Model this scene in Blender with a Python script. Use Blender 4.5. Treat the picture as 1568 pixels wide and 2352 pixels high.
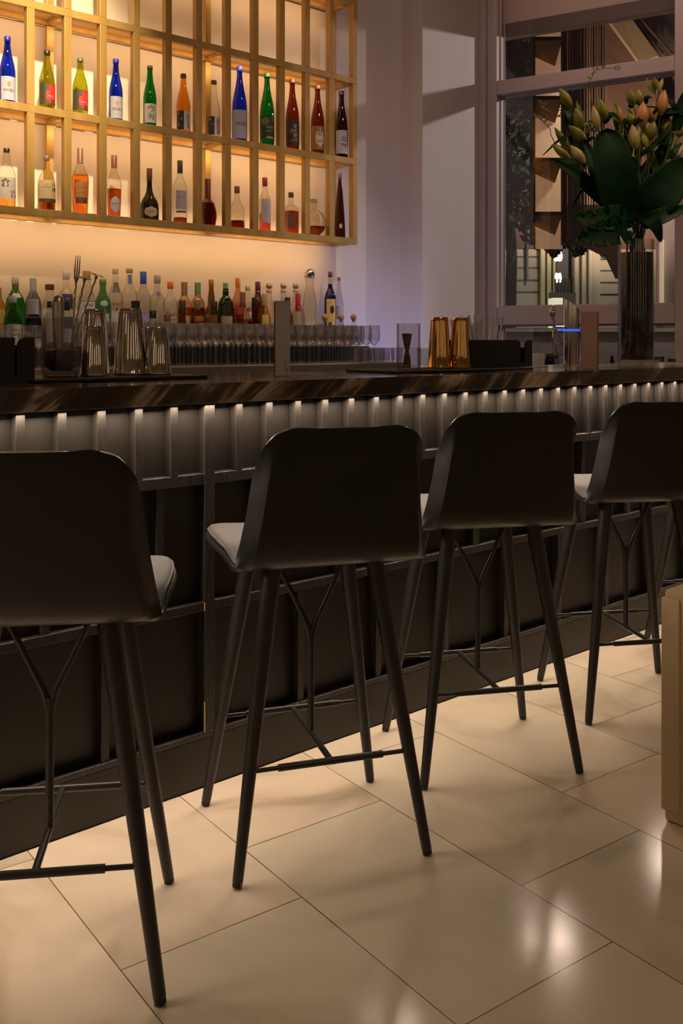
import bpy, math, random
from mathutils import Vector, Matrix
random.seed(7)
for o in list(bpy.data.objects): bpy.data.objects.remove(o)
SC = bpy.context.scene
COL = SC.collection
# ---------------------------------------------------------------- camera
# world x runs along the bar, y away from it towards the back wall, z up
F = 2238.0; CX = 784.0; HY = 785.0; EYE = 1.21
CA, SA = math.cos(math.radians(48.68)), math.sin(math.radians(48.68))
cam = bpy.data.cameras.new('camera'); camo = bpy.data.objects.new('camera', cam); COL.objects.link(camo)
camo.location = (0, 0, EYE); camo.rotation_euler = (math.pi/2, 0, math.radians(48.68-90))
cam.sensor_fit = 'AUTO'; cam.sensor_width = 36; cam.lens = F*36/2352; cam.shift_y = (HY-1176)/2352
cam.clip_start = .05; cam.clip_end = 200
SC.camera = camo
SC.view_settings.view_transform = 'Standard'; SC.view_settings.look = 'None'
SC.view_settings.exposure = 0.0; SC.view_settings.gamma = 1.0; SC.view_settings.use_curve_mapping = False
SC.cycles.use_denoising = True
SC.cycles.max_bounces = 8; SC.cycles.transparent_max_bounces = 48
SC.cycles.diffuse_bounces = 4; SC.cycles.glossy_bounces = 4
SC.cycles.caustics_reflective = False; SC.cycles.caustics_refractive = False
SC.cycles.sample_clamp_indirect = 4.0
# ---------------------------------------------------------------- measuring helpers
def c2w(X, Y, z=0.0): return Vector((CA*Y+SA*X, SA*Y-CA*X, z))       # right, forward of the tripod -> world
def ray(x): k = (x-CX)/F; return CA+SA*k, SA-CA*k                     # per metre of depth
def at_v(x, v): a, b = ray(x); d = v/b; return a*d, v, d               # column x on the plane y=v
def P(x, y, d): return c2w((x-CX)/F*d, d, EYE+(HY-y)/F*d)
def zz(y, d): return EYE+(HY-y)/F*d
WA = math.radians(48.68+59.4-180)                                     # direction of the window wall
# ---------------------------------------------------------------- world and lights
w = bpy.data.worlds.new('night'); SC.world = w; w.use_nodes = True
bg = w.node_tree.nodes['Background']; bg.inputs[0].default_value = (.16, .17, .26, 1); bg.inputs[1].default_value = .12
def area(name, loc, sx, sy, power, color, rot=(0, 0, 0), spread=180):
    l = bpy.data.lights.new(name, 'AREA'); l.shape = 'RECTANGLE'; l.size = sx; l.size_y = sy; l.energy = power; l.color = color
    l.spread = math.radians(spread)
    o = bpy.data.objects.new(name, l); o.location = loc; o.rotation_euler = rot; COL.objects.link(o); return o
def spot(name, loc, target, power, color, angle=60, blend=.6, rad=.03):
    l = bpy.data.lights.new(name, 'SPOT'); l.energy = power; l.color = color; l.spot_size = math.radians(angle); l.spot_blend = blend; l.shadow_soft_size = rad
    o = bpy.data.objects.new(name, l); o.location = loc
    o.rotation_euler = (Vector(target)-Vector(loc)).to_track_quat('-Z', 'Y').to_euler(); COL.objects.link(o); return o
WARM = (1, .57, .25); SOFT = (1, .68, .42); NEUT = (1, .80, .60)
# LED line under the marble edge of the bar
area('bar_edge_led', (1.75, 2.224, 1.040), 6.6, .012, 60, (1, .775, .60), (math.radians(-18), 0, 0))
# LED lines inside the bottle shelf: behind each front rail, washing the wall
for nm, z, pw in (('a', 1.782, 4.9), ('b', 2.254, 4.2), ('c', 2.732, 4.0), ('d', 3.208, 3.4)):
    area('shelf_led_'+nm, (2.33, 4.335, z-.006), 2.95, .014, pw, WARM, (math.radians(52 if nm == 'a' else 62), 0, 0), 150)
for nm, z, pw in (('e', 1.832, 2.2), ('f', 2.304, 1.8), ('g', 2.782, 1.8)):
    area('shelf_led_'+nm, (2.33, 4.485, z), 2.95, .02, pw, WARM, (math.pi, 0, 0))
# ceiling spots: unseen fill lights added for the room, except the shelf one
spot('ceiling_spot_shelf', (1.2, 1.9, 4.3), (1.75, 4.3, 2.75), 1200, (1, .74, .40), 30, .8, .05)
spot('fill_spot_bar', (3.2, 3.3, 4.4), (3.2, 3.3, 0), 40, SOFT, 110, .9, .12)
spot('fill_spot_window', (3.4, 1.2, 4.4), (4.9, 3.6, 1.9), 85, (1, .62, .50), 90, .9, .10)  # added pinkish fill to lift the window wall
spot('fill_spot_front', (1.6, -1.2, 4.4), (1.8, 2.2, 1.05), 42, SOFT, 70, .9, .05)
spot('fill_spot_room', (0.5, -.8, 4.4), (1.6, .8, 0), 26, SOFT, 120, .9, .12)
spot('fill_spot_flowers', (3.3, .9, 4.4), (4.1, 2.6, 1.8), 85, (1, .74, .36), 50, .9, .08)  # unseen spot added to light the bouquet
for i, (uu, vv) in enumerate(((1.6, 2.75), (2.7, 2.75), (3.6, 2.9))): spot('fill_spot_backbar_%d' % i, (uu, vv, 4.35), (uu+.15, 4.15, 1.2), 110, (1, .80, .62), 40, .8, .03)  # added front light for the back-bar bottles
area('blue_back_light', (4.1, 4.0, 1.0), .5, .2, 3.0, (.30, .35, 1), (math.radians(150), 0, 0))
# street lamps outside the window
def W2(t, n, z=0.0):   # window wall coordinates: t along, n outwards
    c0 = at_v(920, 4.53); return Vector((c0[0]+math.cos(WA)*t-math.sin(WA)*n, 4.53+math.sin(WA)*t+math.cos(WA)*n, z))
spot('street_lamp_light', W2(3.6, 4.0, 4.02), W2(.4, .3, 2.5), 520, (1, .82, .80), 50, .4, .05)
# unseen fill spots added to brighten the things beyond the window
spot('fill_spot_facade', c2w(4.5, 14.0, 5.5), c2w(3.4, 18.0, 2.2), 500, (1, .86, .62), 110, .8, .2)
spot('fill_spot_soffit', c2w(4.9, 14.6, 2.0), c2w(5.2, 18.0, 5.6), 2600, (1, .72, .52), 90, .8, .2)  # added to brighten the stand-in soffit and beam
spot('fill_spot_niche', W2(1.0, -.7, 4.35), W2(1.3, 1.3, 3.75), 45, (1, .66, .52), 75, .9, .05)  # unseen spot added to brighten the blind box
spot('fill_spot_low_wall', c2w(3.2, 8.2, 3.2), c2w(2.7, 10, .9), 60, (1, .86, .74), 100, .8, .1)  # added to lift the low wall below the window
# ---------------------------------------------------------------- materials
def nt(m): m.use_nodes = True; t = m.node_tree; t.nodes.clear(); return t, t.nodes, t.links
def pm(name, col, rough=.5, metal=0, var=None, bump=None, spec=.5, coat=0, emit=None, scl=(1, 1, 1), coords='Object'):
    m = bpy.data.materials.new(name); t, n, l = nt(m)
    o = n.new('ShaderNodeOutputMaterial'); b = n.new('ShaderNodeBsdfPrincipled'); l.new(b.outputs[0], o.inputs[0])
    b.inputs['Base Color'].default_value = (*col, 1); b.inputs['Roughness'].default_value = rough; b.inputs['Metallic'].default_value = metal
    b.inputs['Specular IOR Level'].default_value = spec; b.inputs['Coat Weight'].default_value = coat
    if emit: b.inputs['Emission Color'].default_value = (*emit[0], 1); b.inputs['Emission Strength'].default_value = emit[1]
    tc = n.new('ShaderNodeTexCoord'); mp = n.new('ShaderNodeMapping'); mp.inputs['Scale'].default_value = scl; l.new(tc.outputs[coords], mp.inputs[0])
    if var is None: var = (6, [c*.92 for c in col])
    ns = n.new('ShaderNodeTexNoise'); ns.inputs['Scale'].default_value = var[0]; ns.inputs['Detail'].default_value = 6; l.new(mp.outputs[0], ns.inputs['Vector'])
    rp = n.new('ShaderNodeValToRGB'); rp.color_ramp.elements[0].position = .35; rp.color_ramp.elements[1].position = .68
    rp.color_ramp.elements[0].color = (*var[1], 1); rp.color_ramp.elements[1].color = (*col, 1)
    l.new(ns.outputs[0], rp.inputs[0]); l.new(rp.outputs[0], b.inputs['Base Color'])
    if bump:
        nb = n.new('ShaderNodeTexNoise'); nb.inputs['Scale'].default_value = bump[0]; nb.inputs['Detail'].default_value = 4; l.new(mp.outputs[0], nb.inputs['Vector'])
        bp = n.new('ShaderNodeBump'); bp.inputs['Strength'].default_value = bump[1]; bp.inputs['Distance'].default_value = bump[2] if len(bump) > 2 else .002
        l.new(nb.outputs[0], bp.inputs['Height']); l.new(bp.outputs[0], b.inputs['Normal'])
    return m
def glassy(name, tint, edge=.35, gloss=1.0, rough=.02, body=0.0):
    """thin clear or coloured glass: tinted see-through with Fresnel gloss, darker where the wall is seen edge-on"""
    m = bpy.data.materials.new(name); t, n, l = nt(m)
    o = n.new('ShaderNodeOutputMaterial'); tr = n.new('ShaderNodeBsdfTransparent'); gl = n.new('ShaderNodeBsdfGlossy'); mx = n.new('ShaderNodeMixShader')
    gl.inputs['Roughness'].default_value = rough
    lw = n.new('ShaderNodeLayerWeight'); lw.inputs[0].default_value = .35
    rp = n.new('ShaderNodeValToRGB'); rp.color_ramp.elements[0].position = .25; rp.color_ramp.elements[1].position = .98
    rp.color_ramp.elements[0].color = (*tint, 1); rp.color_ramp.elements[1].color = (*[c*edge for c in tint], 1)
    l.new(lw.outputs['Facing'], rp.inputs[0])
    l2 = n.new('ShaderNodeLayerWeight'); l2.inputs[0].default_value = .5
    pw = n.new('ShaderNodeMath'); pw.operation = 'POWER'; pw.inputs[1].default_value = 4.0; l.new(l2.outputs['Facing'], pw.inputs[0])
    mu = n.new('ShaderNodeMath'); mu.operation = 'MULTIPLY_ADD'; mu.inputs[1].default_value = .55; mu.inputs[2].default_value = .045*gloss; l.new(pw.outputs[0], mu.inputs[0])
    l.new(rp.outputs[0], tr.inputs[0]); l.new(mu.outputs[0], mx.inputs[0])
    if body > 0:
        df = n.new('ShaderNodeBsdfTranslucent'); df.inputs[0].default_value = (*[min(1, c*1.0) for c in tint], 1); m2 = n.new('ShaderNodeMixShader'); m2.inputs[0].default_value = body
        l.new(tr.outputs[0], m2.inputs[1]); l.new(df.outputs[0], m2.inputs[2]); l.new(m2.outputs[0], mx.inputs[1])
    else: l.new(tr.outputs[0], mx.inputs[1])
    l.new(gl.outputs[0], mx.inputs[2]); l.new(mx.outputs[0], o.inputs[0])
    return m
def floor_mat():
    m = bpy.data.materials.new('cream_marble_tiles'); t, n, l = nt(m)
    o = n.new('ShaderNodeOutputMaterial'); b = n.new('ShaderNodeBsdfPrincipled'); l.new(b.outputs[0], o.inputs[0])
    tc = n.new('ShaderNodeTexCoord'); sx = n.new('ShaderNodeSeparateXYZ'); l.new(tc.outputs['Object'], sx.inputs[0])
    th = math.radians(48.68+36.1)      # direction of the long joints
    def mth(op, a, b_=None, c=None):
        q = n.new('ShaderNodeMath'); q.operation = op
        for i, s in enumerate((a, b_, c)):
            if s is None: continue
            if isinstance(s, (int, float)): q.inputs[i].default_value = s
            else: l.new(s, q.inputs[i])
        return q.outputs[0]
    X, Y = sx.outputs[0], sx.outputs[1]
    nn = mth('ADD', mth('MULTIPLY', X, math.sin(th)), mth('MULTIPLY', Y, -math.cos(th)))
    aa = mth('ADD', mth('MULTIPLY', X, math.cos(th)), mth('MULTIPLY', Y, math.sin(th)))
    r = mth('DIVIDE', mth('SUBTRACT', nn, .762-.419*20), .419)
    row = mth('FLOOR', r); fr = mth('FRACT', r)
    q = mth('DIVIDE', mth('SUBTRACT', mth('ADD', aa, 15), mth('ADD', mth('MULTIPLY', row, .25), 1.766-.25*20)), .75)
    cel = mth('FLOOR', q); fq = mth('FRACT', q)
    d1 = mth('MULTIPLY', mth('MINIMUM', fr, mth('SUBTRACT', 1, fr)), .419)
    d2 = mth('MULTIPLY', mth('MINIMUM', fq, mth('SUBTRACT', 1, fq)), .75)
    dd = mth('MINIMUM', d1, d2)
    jn = n.new('ShaderNodeTexNoise'); jn.inputs['Scale'].default_value = 5; l.new(tc.outputs['Object'], jn.inputs['Vector'])
    jw = mth('MULTIPLY_ADD', jn.outputs[0], .0022, .0002)
    joint = mth('LESS_THAN', dd, jw)
    cb = n.new('ShaderNodeCombineXYZ'); l.new(row, cb.inputs[0]); l.new(cel, cb.inputs[1])
    wn = n.new('ShaderNodeTexWhiteNoise'); wn.noise_dimensions = '3D'; l.new(cb.outputs[0], wn.inputs[0])
    off = n.new('ShaderNodeVectorMath'); off.operation = 'MULTIPLY_ADD'; off.inputs[1].default_value = (7, 7, 7)
    l.new(wn.outputs['Color'], off.inputs[0]); l.new(tc.outputs['Object'], off.inputs[2])
    ns = n.new('ShaderNodeTexNoise'); ns.inputs['Scale'].default_value = 1.8; ns.inputs['Detail'].default_value = 8; ns.inputs['Distortion'].default_value = 1.6; l.new(off.outputs[0], ns.inputs['Vector'])
    rp = n.new('ShaderNodeValToRGB'); e = rp.color_ramp.elements; e[0].position = .33; e[0].color = (.46, .385, .29, 1); e[1].position = .6; e[1].color = (.66, .57, .455, 1)
    x = e.new(.47); x.color = (.62, .53, .415, 1); l.new(ns.outputs[0], rp.inputs[0])
    tv = n.new('ShaderNodeMix'); tv.data_type = 'RGBA'; tv.blend_type = 'MIX'; l.new(wn.outputs['Value'], tv.inputs[0])
    tv.inputs[6].default_value = (.96, 1.0, .95, 1); tv.inputs[7].default_value = (1.04, .98, .92, 1)
    mu = n.new('ShaderNodeMix'); mu.data_type = 'RGBA'; mu.blend_type = 'MULTIPLY'; mu.inputs[0].default_value = 1; l.new(rp.outputs[0], mu.inputs[6]); l.new(tv.outputs[2], mu.inputs[7])
    mj = n.new('ShaderNodeMix'); mj.data_type = 'RGBA'; l.new(joint, mj.inputs[0]); l.new(mu.outputs[2], mj.inputs[6]); mj.inputs[7].default_value = (.16, .115, .06, 1)
    l.new(mj.outputs[2], b.inputs['Base Color'])
    rn = n.new('ShaderNodeTexNoise'); rn.inputs['Scale'].default_value = 9; rn.inputs['Detail'].default_value = 8; l.new(tc.outputs['Object'], rn.inputs['Vector'])
    l.new(mth('MULTIPLY_ADD', rn.outputs[0], .10, .11), b.inputs['Roughness'])
    sc = n.new('ShaderNodeTexNoise'); sc.inputs['Scale'].default_value = 260; l.new(tc.outputs['Object'], sc.inputs['Vector'])
    bp = n.new('ShaderNodeBump'); bp.inputs['Strength'].default_value = .05; bp.inputs['Distance'].default_value = .001; l.new(sc.outputs[0], bp.inputs['Height']); l.new(bp.outputs[0], b.inputs['Normal'])
    return m
def marble_mat():
    m = bpy.data.materials.new('dark_veined_marble'); t, n, l = nt(m)
    o = n.new('ShaderNodeOutputMaterial'); b = n.new('ShaderNodeBsdfPrincipled'); l.new(b.outputs[0], o.inputs[0]); b.inputs['Roughness'].default_value = .12
    tc = n.new('ShaderNodeTexCoord'); mp = n.new('ShaderNodeMapping'); mp.vector_type = 'TEXTURE'; mp.inputs['Rotation'].default_value = (0, math.radians(-36), 0); mp.inputs['Scale'].default_value = (.85, .4, .18)
    l.new(tc.outputs['Object'], mp.inputs[0])
    ns = n.new('ShaderNodeTexNoise'); ns.inputs['Scale'].default_value = 1.7; ns.inputs['Detail'].default_value = 10; ns.inputs['Roughness'].default_value = .62; ns.inputs['Distortion'].default_value = .5; l.new(mp.outputs[0], ns.inputs['Vector'])
    rp = n.new('ShaderNodeValToRGB'); e = rp.color_ramp.elements; e[0].position = .40; e[0].color = (.030, .022, .015, 1); e[1].position = .70; e[1].color = (.62, .50, .38, 1)
    x = e.new(.50); x.color = (.048, .035, .024, 1); x = e.new(.55); x.color = (.10, .075, .05, 1); x = e.new(.59); x.color = (.28, .21, .15, 1)
    g = n.new('ShaderNodeTexNoise'); g.inputs['Scale'].default_value = 2.3; g.inputs['Detail'].default_value = 3; l.new(tc.outputs['Object'], g.inputs['Vector'])
    ma = n.new('ShaderNodeMath'); ma.operation = 'MULTIPLY_ADD'; ma.inputs[1].default_value = .55; ma.inputs[2].default_value = -.27; l.new(g.outputs[0], ma.inputs[0])
    ad = n.new('ShaderNodeMath'); ad.operation = 'ADD'; l.new(ns.outputs[0], ad.inputs[0]); l.new(ma.outputs[0], ad.inputs[1]); l.new(ad.outputs[0], rp.inputs[0])
    l.new(rp.outputs[0], b.inputs['Base Color']); return m
M = {}
M['floor'] = floor_mat(); M['marble'] = marble_mat()
M['wall'] = pm('white_plaster', (.62, .58, .55), .8, var=(2, (.58, .54, .51)), bump=(60, .06))
M['ceil'] = pm('ceiling_plaster', (.5, .47, .44), .9)
M['frame'] = pm('window_paint', (.50, .42, .39), .45, var=(4, (.46, .39, .36)))
M['brass'] = pm('brushed_brass', (.56, .37, .13), .42, .35, var=(14, (.42, .26, .08)), scl=(1, 1, .06))
M['shelfwood'] = pm('gold_shelf_board', (.55, .36, .15), .5, .2, var=(14, (.45, .29, .11)))
M['barblack'] = pm('black_painted_oak', (.024, .021, .018), .30, var=(30, (.018, .016, .013)), bump=(40, .9, .004), scl=(6, 6, .35))
M['barplain'] = pm('black_lacquer', (.015, .013, .0105), .42, var=(16, (.015, .013, .010)), bump=(120, .1))
M['stool'] = pm('black_stained_shell', (.012, .0105, .009), .38, var=(40, (.009, .008, .007)), bump=(300, .05), spec=.4)
M['legwood'] = pm('black_stained_ash', (.022, .020, .017), .42, var=(60, (.012, .011, .010)), bump=(160, .2), scl=(4, 4, .4))
M['chip'] = pm('bare_wood', (.45, .25, .10), .6)
M['rod'] = pm('black_steel_rod', (.03, .028, .025), .35, .3)
M['pad'] = pm('grey_leather', (.050, .045, .042), .62, var=(30, (.044, .040, .037)), bump=(220, .15), spec=.15)
M['steel'] = pm('polished_steel', (.70, .65, .58), .07, 1, var=(3, (.66, .62, .58)))
M['gold'] = pm('polished_gold', (.80, .48, .17), .07, 1, var=(3, (.75, .46, .17)))
M['brushed'] = pm('brushed_steel', (.52, .47, .41), .32, 1, scl=(.2, 4, 4))
M['black'] = pm('black_plastic', (.012, .011, .010), .5, bump=(200, .1))
M['rubber'] = pm('black_rubber', (.010, .009, .008), .6, bump=(150, .3))
M['card'] = pm('white_card', (.55, .53, .52), .7)
M['brown'] = pm('brown_card_edge', (.20, .11, .05), .6)
M['beige'] = pm('worn_beige_paint', (.56, .44, .27), .65, var=(5, (.50, .38, .22)), bump=(18, .5, .004))
M['cabinet'] = pm('dark_cabinet', (.02, .018, .016), .5)
M['clear'] = glassy('clear_glass', (.97, .97, .97), .55, gloss=2.6, body=.06)
M['crystal'] = glassy('crystal_glass', (.96, .95, .94), .55, gloss=1.5, body=.03)
M['pane'] = glassy('window_glass', (.90, .90, .90), .9, gloss=1.6, rough=.0)
M['water'] = glassy('dark_vase_water', (.03, .018, .012), .3, gloss=.4)
M['ink'] = pm('black_ink', (.01, .01, .01), .6)
M['redink'] = pm('red_ink', (.55, .02, .015), .6)
M['whiteink'] = pm('white_ink', (.7, .68, .66), .6)
M['orangeink'] = pm('orange_ink', (.70, .20, .06), .5)
M['paper'] = pm('label_paper', (.58, .56, .58), .6)
M['cream'] = pm('cream_label', (.62, .52, .34), .6)
M['cork'] = pm('cork', (.40, .20, .09), .8, bump=(200, .4))
_cm = {}
def cmat(c, rough=.45, metal=0):
    k = (tuple(c), rough, metal)
    if k not in _cm: _cm[k] = pm('paint_%02d' % len(_cm), c, rough, metal)
    return _cm[k]
_gm = {}
def gmat(c, edge=.45, body=0.0):
    k = (tuple(c), edge, body)
    if k not in _gm: _gm[k] = glassy('tinted_glass_%02d' % len(_gm), c, edge, body=body)
    return _gm[k]
# ---------------------------------------------------------------- mesh helpers
class MB:
    def __init__(s, xf=None): s.v = []; s.f = []; s.xf = xf
    def add(s, vs, fs):
        o = len(s.v); s.v += [tuple(s.xf(*p)) if s.xf else tuple(p) for p in vs]; s.f += [tuple(o+i for i in q) for q in fs]; return s
    def box(s, x0, x1, y0, y1, z0, z1):
        return s.add([(x0, y0, z0), (x1, y0, z0), (x1, y1, z0), (x0, y1, z0), (x0, y0, z1), (x1, y0, z1), (x1, y1, z1), (x0, y1, z1)],
                     [(0, 3, 2, 1), (4, 5, 6, 7), (0, 1, 5, 4), (1, 2, 6, 5), (2, 3, 7, 6), (3, 0, 4, 7)])
    def lathe(s, prof, seg=32, c=(0, 0, 0), n=2.0, caps=True):
        vs = []; fs = []; L = len(prof)
        for r, z in prof:
            for i in range(seg):
                a = 2*math.pi*i/seg; ca, sa = math.cos(a), math.sin(a)
                q = 1 if n == 2 else (abs(ca)**n+abs(sa)**n)**(-1/n)
                vs.append((c[0]+r*q*ca, c[1]+r*q*sa, c[2]+z))
        for j in range(L-1):
            for i in range(seg):
                k = (i+1) % seg; fs.append((j*seg+i, j*seg+k, (j+1)*seg+k, (j+1)*seg+i))
        if caps:
            if prof[0][0] > 1e-5: fs.append(tuple(range(seg-1, -1, -1)))
            if prof[-1][0] > 1e-5: fs.append(tuple((L-1)*seg+i for i in range(seg)))
        return s.add(vs, fs)
    def tube(s, pts, rad, seg=10, caps=True):
        pts = [Vector(p) for p in pts]; N = len(pts)
        if not isinstance(rad, (list, tuple)): rad = [rad]*N
        vs = []; fs = []; up = None
        for i, p in enumerate(pts):
            d = (pts[min(i+1, N-1)]-pts[max(i-1, 0)]).normalized()
            if up is None: up = Vector((0, 0, 1)) if abs(d.z) < .9 else Vector((1, 0, 0))
            a = d.cross(up).normalized(); up = a.cross(d).normalized()
            for k in range(seg):
                t = 2*math.pi*k/seg; vs.append(p+(a*math.cos(t)+up*math.sin(t))*rad[i])
        for j in range(N-1):
            for i in range(seg):
                k = (i+1) % seg; fs.append((j*seg+i, j*seg+k, (j+1)*seg+k, (j+1)*seg+i))
        if caps: fs.append(tuple(range(seg-1, -1, -1))); fs.append(tuple((N-1)*seg+i for i in range(seg)))
        return s.add(vs, fs)
    def build(s, name, mat, parent=None, smooth=False, bevel=0, seg=2, solid=0, sub=0):
        me = bpy.data.meshes.new(name); me.from_pydata(s.v, [], s.f); me.update()
        me.materials.append(mat)
        if smooth:
            for p in me.polygons: p.use_smooth = True
            try: me.set_sharp_from_angle(angle=math.radians(42))
            except Exception: pass
        o = bpy.data.objects.new(name, me); COL.objects.link(o)
        if parent: o.parent = parent
        if solid: q = o.modifiers.new('s', 'SOLIDIFY'); q.thickness = solid; q.offset = 0
        if bevel: q = o.modifiers.new('b', 'BEVEL'); q.width = bevel; q.segments = seg; q.limit_method = 'ANGLE'
        if sub: q = o.modifiers.new('d', 'SUBSURF'); q.levels = q.render_levels = sub
        return o
def tag(o, label=None, cat=None, group=None, kind=None):
    if label: o['label'] = label
    if cat: o['category'] = cat
    if group: o['group'] = group
    if kind: o['kind'] = kind
    return o
def thing(name, label, cat, loc=(0, 0, 0), rz=0, group=None):
    o = bpy.data.objects.new(name, None); COL.objects.link(o); o.location = loc; o.rotation_euler = (0, 0, rz); o.empty_display_size = .1
    return tag(o, label, cat, group)
def copy_tree(o, parent=None):
    c = o.copy(); COL.objects.link(c)
    if parent: c.parent = parent
    for ch in list(o.children):
        copy_tree(ch, c)
    return c
def struct(mb, name, mat, **k): return tag(mb.build(name, mat, **k), kind='structure')
_tx = {}
def text_geo(s, size):
    if s not in _tx:
        cu = bpy.data.curves.new('t', 'FONT'); cu.body = s; cu.size = 1; cu.align_x = 'CENTER'; cu.align_y = 'CENTER'; cu.resolution_u = 3
        o = bpy.data.objects.new('t', cu); COL.objects.link(o); bpy.context.view_layer.update()
        dg = bpy.context.evaluated_depsgraph_get(); me = bpy.data.meshes.new_from_object(o.evaluated_get(dg))
        _tx[s] = ([tuple(v.co) for v in me.vertices], [tuple(p.vertices) for p in me.polygons])
        bpy.data.objects.remove(o); bpy.data.curves.remove(cu); bpy.data.meshes.remove(me)
    vs, fs = _tx[s]
    return [(x*size, y*size, 0) for x, y, z in vs], fs
# ================================================================ ROOM
C0 = at_v(920, 4.53)          # inner corner between the back wall and the window wall
WT = 1.03                     # depth of the window niche
Wt0, Wt1 = .157, 3.05         # niche from / to
def Wx(t, n, z): p = W2(t, n); return (p.x, p.y, z)
struct(MB().add([(-4.5, -4.5, 0), (14, -4.5, 0), (14, 14, 0), (-4.5, 14, 0), (-4.5, -4.5, -.1), (14, -4.5, -.1), (14, 14, -.1), (-4.5, 14, -.1)],
       [(0, 1, 2, 3), (7, 6, 5, 4), (0, 4, 5, 1), (1, 5, 6, 2), (2, 6, 7, 3), (3, 7, 4, 0)]), 'floor', M['floor'])
struct(MB().box(-3.2, C0[0]+.02, 4.53, 4.75, 0, 4.7), 'wall_back', M['wall'])
wr = MB(Wx)
wr.box(-.02, Wt0, 0, WT+.15, 0, 4.7); wr.box(Wt0, Wt1, 0, WT+.15, 0, .35); wr.box(Wt0, Wt1, 0, WT+.15, 4.2, 4.7); wr.box(Wt1, 8.2, 0, WT+.15, 0, 4.7)
struct(wr, 'wall_right', M['wall'])
struct(MB().box(-3.4, -3.2, -4.2, 4.75, 0, 4.7), 'wall_left', M['wall'])
struct(MB().box(-3.4, 9, -4.4, -4.2, 0, 4.7), 'wall_rear', M['wall'])
struct(MB().box(-3.4, 9, -4.4, 4.75, 4.6, 4.75), 'ceiling', M['ceil'])
# window
wf = MB(Wx); y0, y1 = WT-.06, WT+.10
wf.box(Wt0, Wt0+.05, y0-.04, y1, .35, 4.2); wf.box(Wt0+.05, Wt0+.125, y0, y1, .35, 4.2)
wf.box(1.528, 1.66, y0, y1, .35, 4.2); wf.box(Wt1-.125, Wt1, y0, y1, .35, 4.2)
win = struct(wf, 'window_1', M['frame'], bevel=.006)
for a, b in ((.282, 1.528), (1.66, Wt1-.125)):
    for z0, z1 in ((3.0, 3.103), (1.33, 1.463), (.35, .45), (4.1, 4.2)):
        MB(Wx).box(a, b, y0, y1, z0, z1).build('crossbar', M['frame'], win, bevel=.006)
    for z0, z1 in ((3.103, 4.1), (1.463, 3.0), (.45, 1.33)):
        MB(Wx).box(a, b, WT+.02, WT+.026, z0, z1).build('glass_pane', M['pane'], win)
        bd = MB(Wx)
        bd.tube([(a+.006, WT+.006, z0), (a+.006, WT+.006, z1)], .006); bd.tube([(a+.019, WT+.046, z0), (a+.019, WT+.046, z1)], .007)
        bd.tube([(b-.005, WT+.006, z0), (b-.005, WT+.006, z1)], .005)
        bd.tube([(a, WT+.008, z0+.005), (b, WT+.008, z0+.005)], .005); bd.tube([(a, WT+.008, z1-.005), (b, WT+.008, z1-.005)], .005)
        bd.build('glazing_bead', M['frame'], win, smooth=True)
# ================================================================ BAR
BU0, BU1 = -1.2, 4.98; VP_ = 2.235
bar = thing('bar_counter', 'long black panelled bar front with vertical fins above two rows of recessed panels', 'bar counter', (0, 0, 0))
MB().box(BU0, BU1, VP_+.034, VP_+.10, 0, 1.043).build('back_board', M['barplain'], bar)
MB().box(BU0, BU1, VP_, VP_+.034, 0, .135).build('plinth', M['barplain'], bar, bevel=.003)
MB().box(BU0, BU1, VP_-.004, VP_+.034, .135, .150).build('plinth_cap', M['barblack'], bar, bevel=.003)
for z0, z1 in ((.478, .502), (.822, .852)):
    MB().box(BU0, BU1, VP_, VP_+.034, z0, z1).build('rail', M['barblack'], bar, bevel=.002)
u = 1.1756-.3163*7
while u < BU1-.1:
    if u > BU0+.05:
        MB().box(u-.011, u+.011, VP_+.003, VP_+.034, .150, .478).build('stile', M['barblack'], bar, bevel=.002)
    v = u+.158
    if BU0+.05 < v < BU1-.05: MB().box(v-.011, v+.011, VP_+.003, VP_+.034, .502, .822).build('stile', M['barblack'], bar, bevel=.002)
    u += .3163
# full height post where two bar modules meet, with a chipped edge
uc = VP_*.6647
MB().box(uc-.016, uc+.016, VP_-.002, VP_+.034, .150, 1.043).build('joint_post', M['barblack'], bar, bevel=.0015)
for za, zb_ in ((.150, .23), (.48, .50)): MB().box(uc-.0175, uc-.015, VP_-.0035, VP_+.001, za, zb_).build('chipped_edge', M['chip'], bar)
u = 1.0587-.1054*21
fin = None
while u < BU1-.05:
    if u > BU0+.03 and abs(u-uc) > .02:
        if fin is None: fin = MB().box(-.011, .011, VP_, VP_+.034, .852, 1.043).build('fin', M['barblack'], bar, bevel=.0015); fin.location.x = u
        else: c = fin.copy(); COL.objects.link(c); c.parent = bar; c.location.x = u
    u += .1054
tag(MB().box(BU0, BU1+.04, 2.185, 2.85, 1.045, 1.10).build('marble_countertop', M['marble'], bevel=.003),
    'polished dark marble countertop with pale diagonal veins on the bar', 'countertop')
# ================================================================ BACK COUNTER
cmat_ = lambda c: pm('grey_step', c, .5)
bc = thing('back_counter', 'dark back bar cabinet with brushed steel top under the lit shelf', 'cabinet')
MB().box(-1.2, 3.93, 3.93, 4.525, 0, 1.055).build('body', M['cabinet'], bc)
sp = MB(); sp.box(-1.2, 3.95, 3.895, 4.527, 1.057, 1.095); sp.build('steel_top', M['brushed'], bc, bevel=.004)
MB().box(-1.2, 3.90, 4.185, 4.525, 1.096, 1.185).build('lower_step', M['black'], bc, bevel=.003)
MB().box(-1.2, 3.90, 4.335, 4.525, 1.186, 1.255).build('upper_step', cmat_((.20, .17, .17)), bc, bevel=.003)
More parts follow.
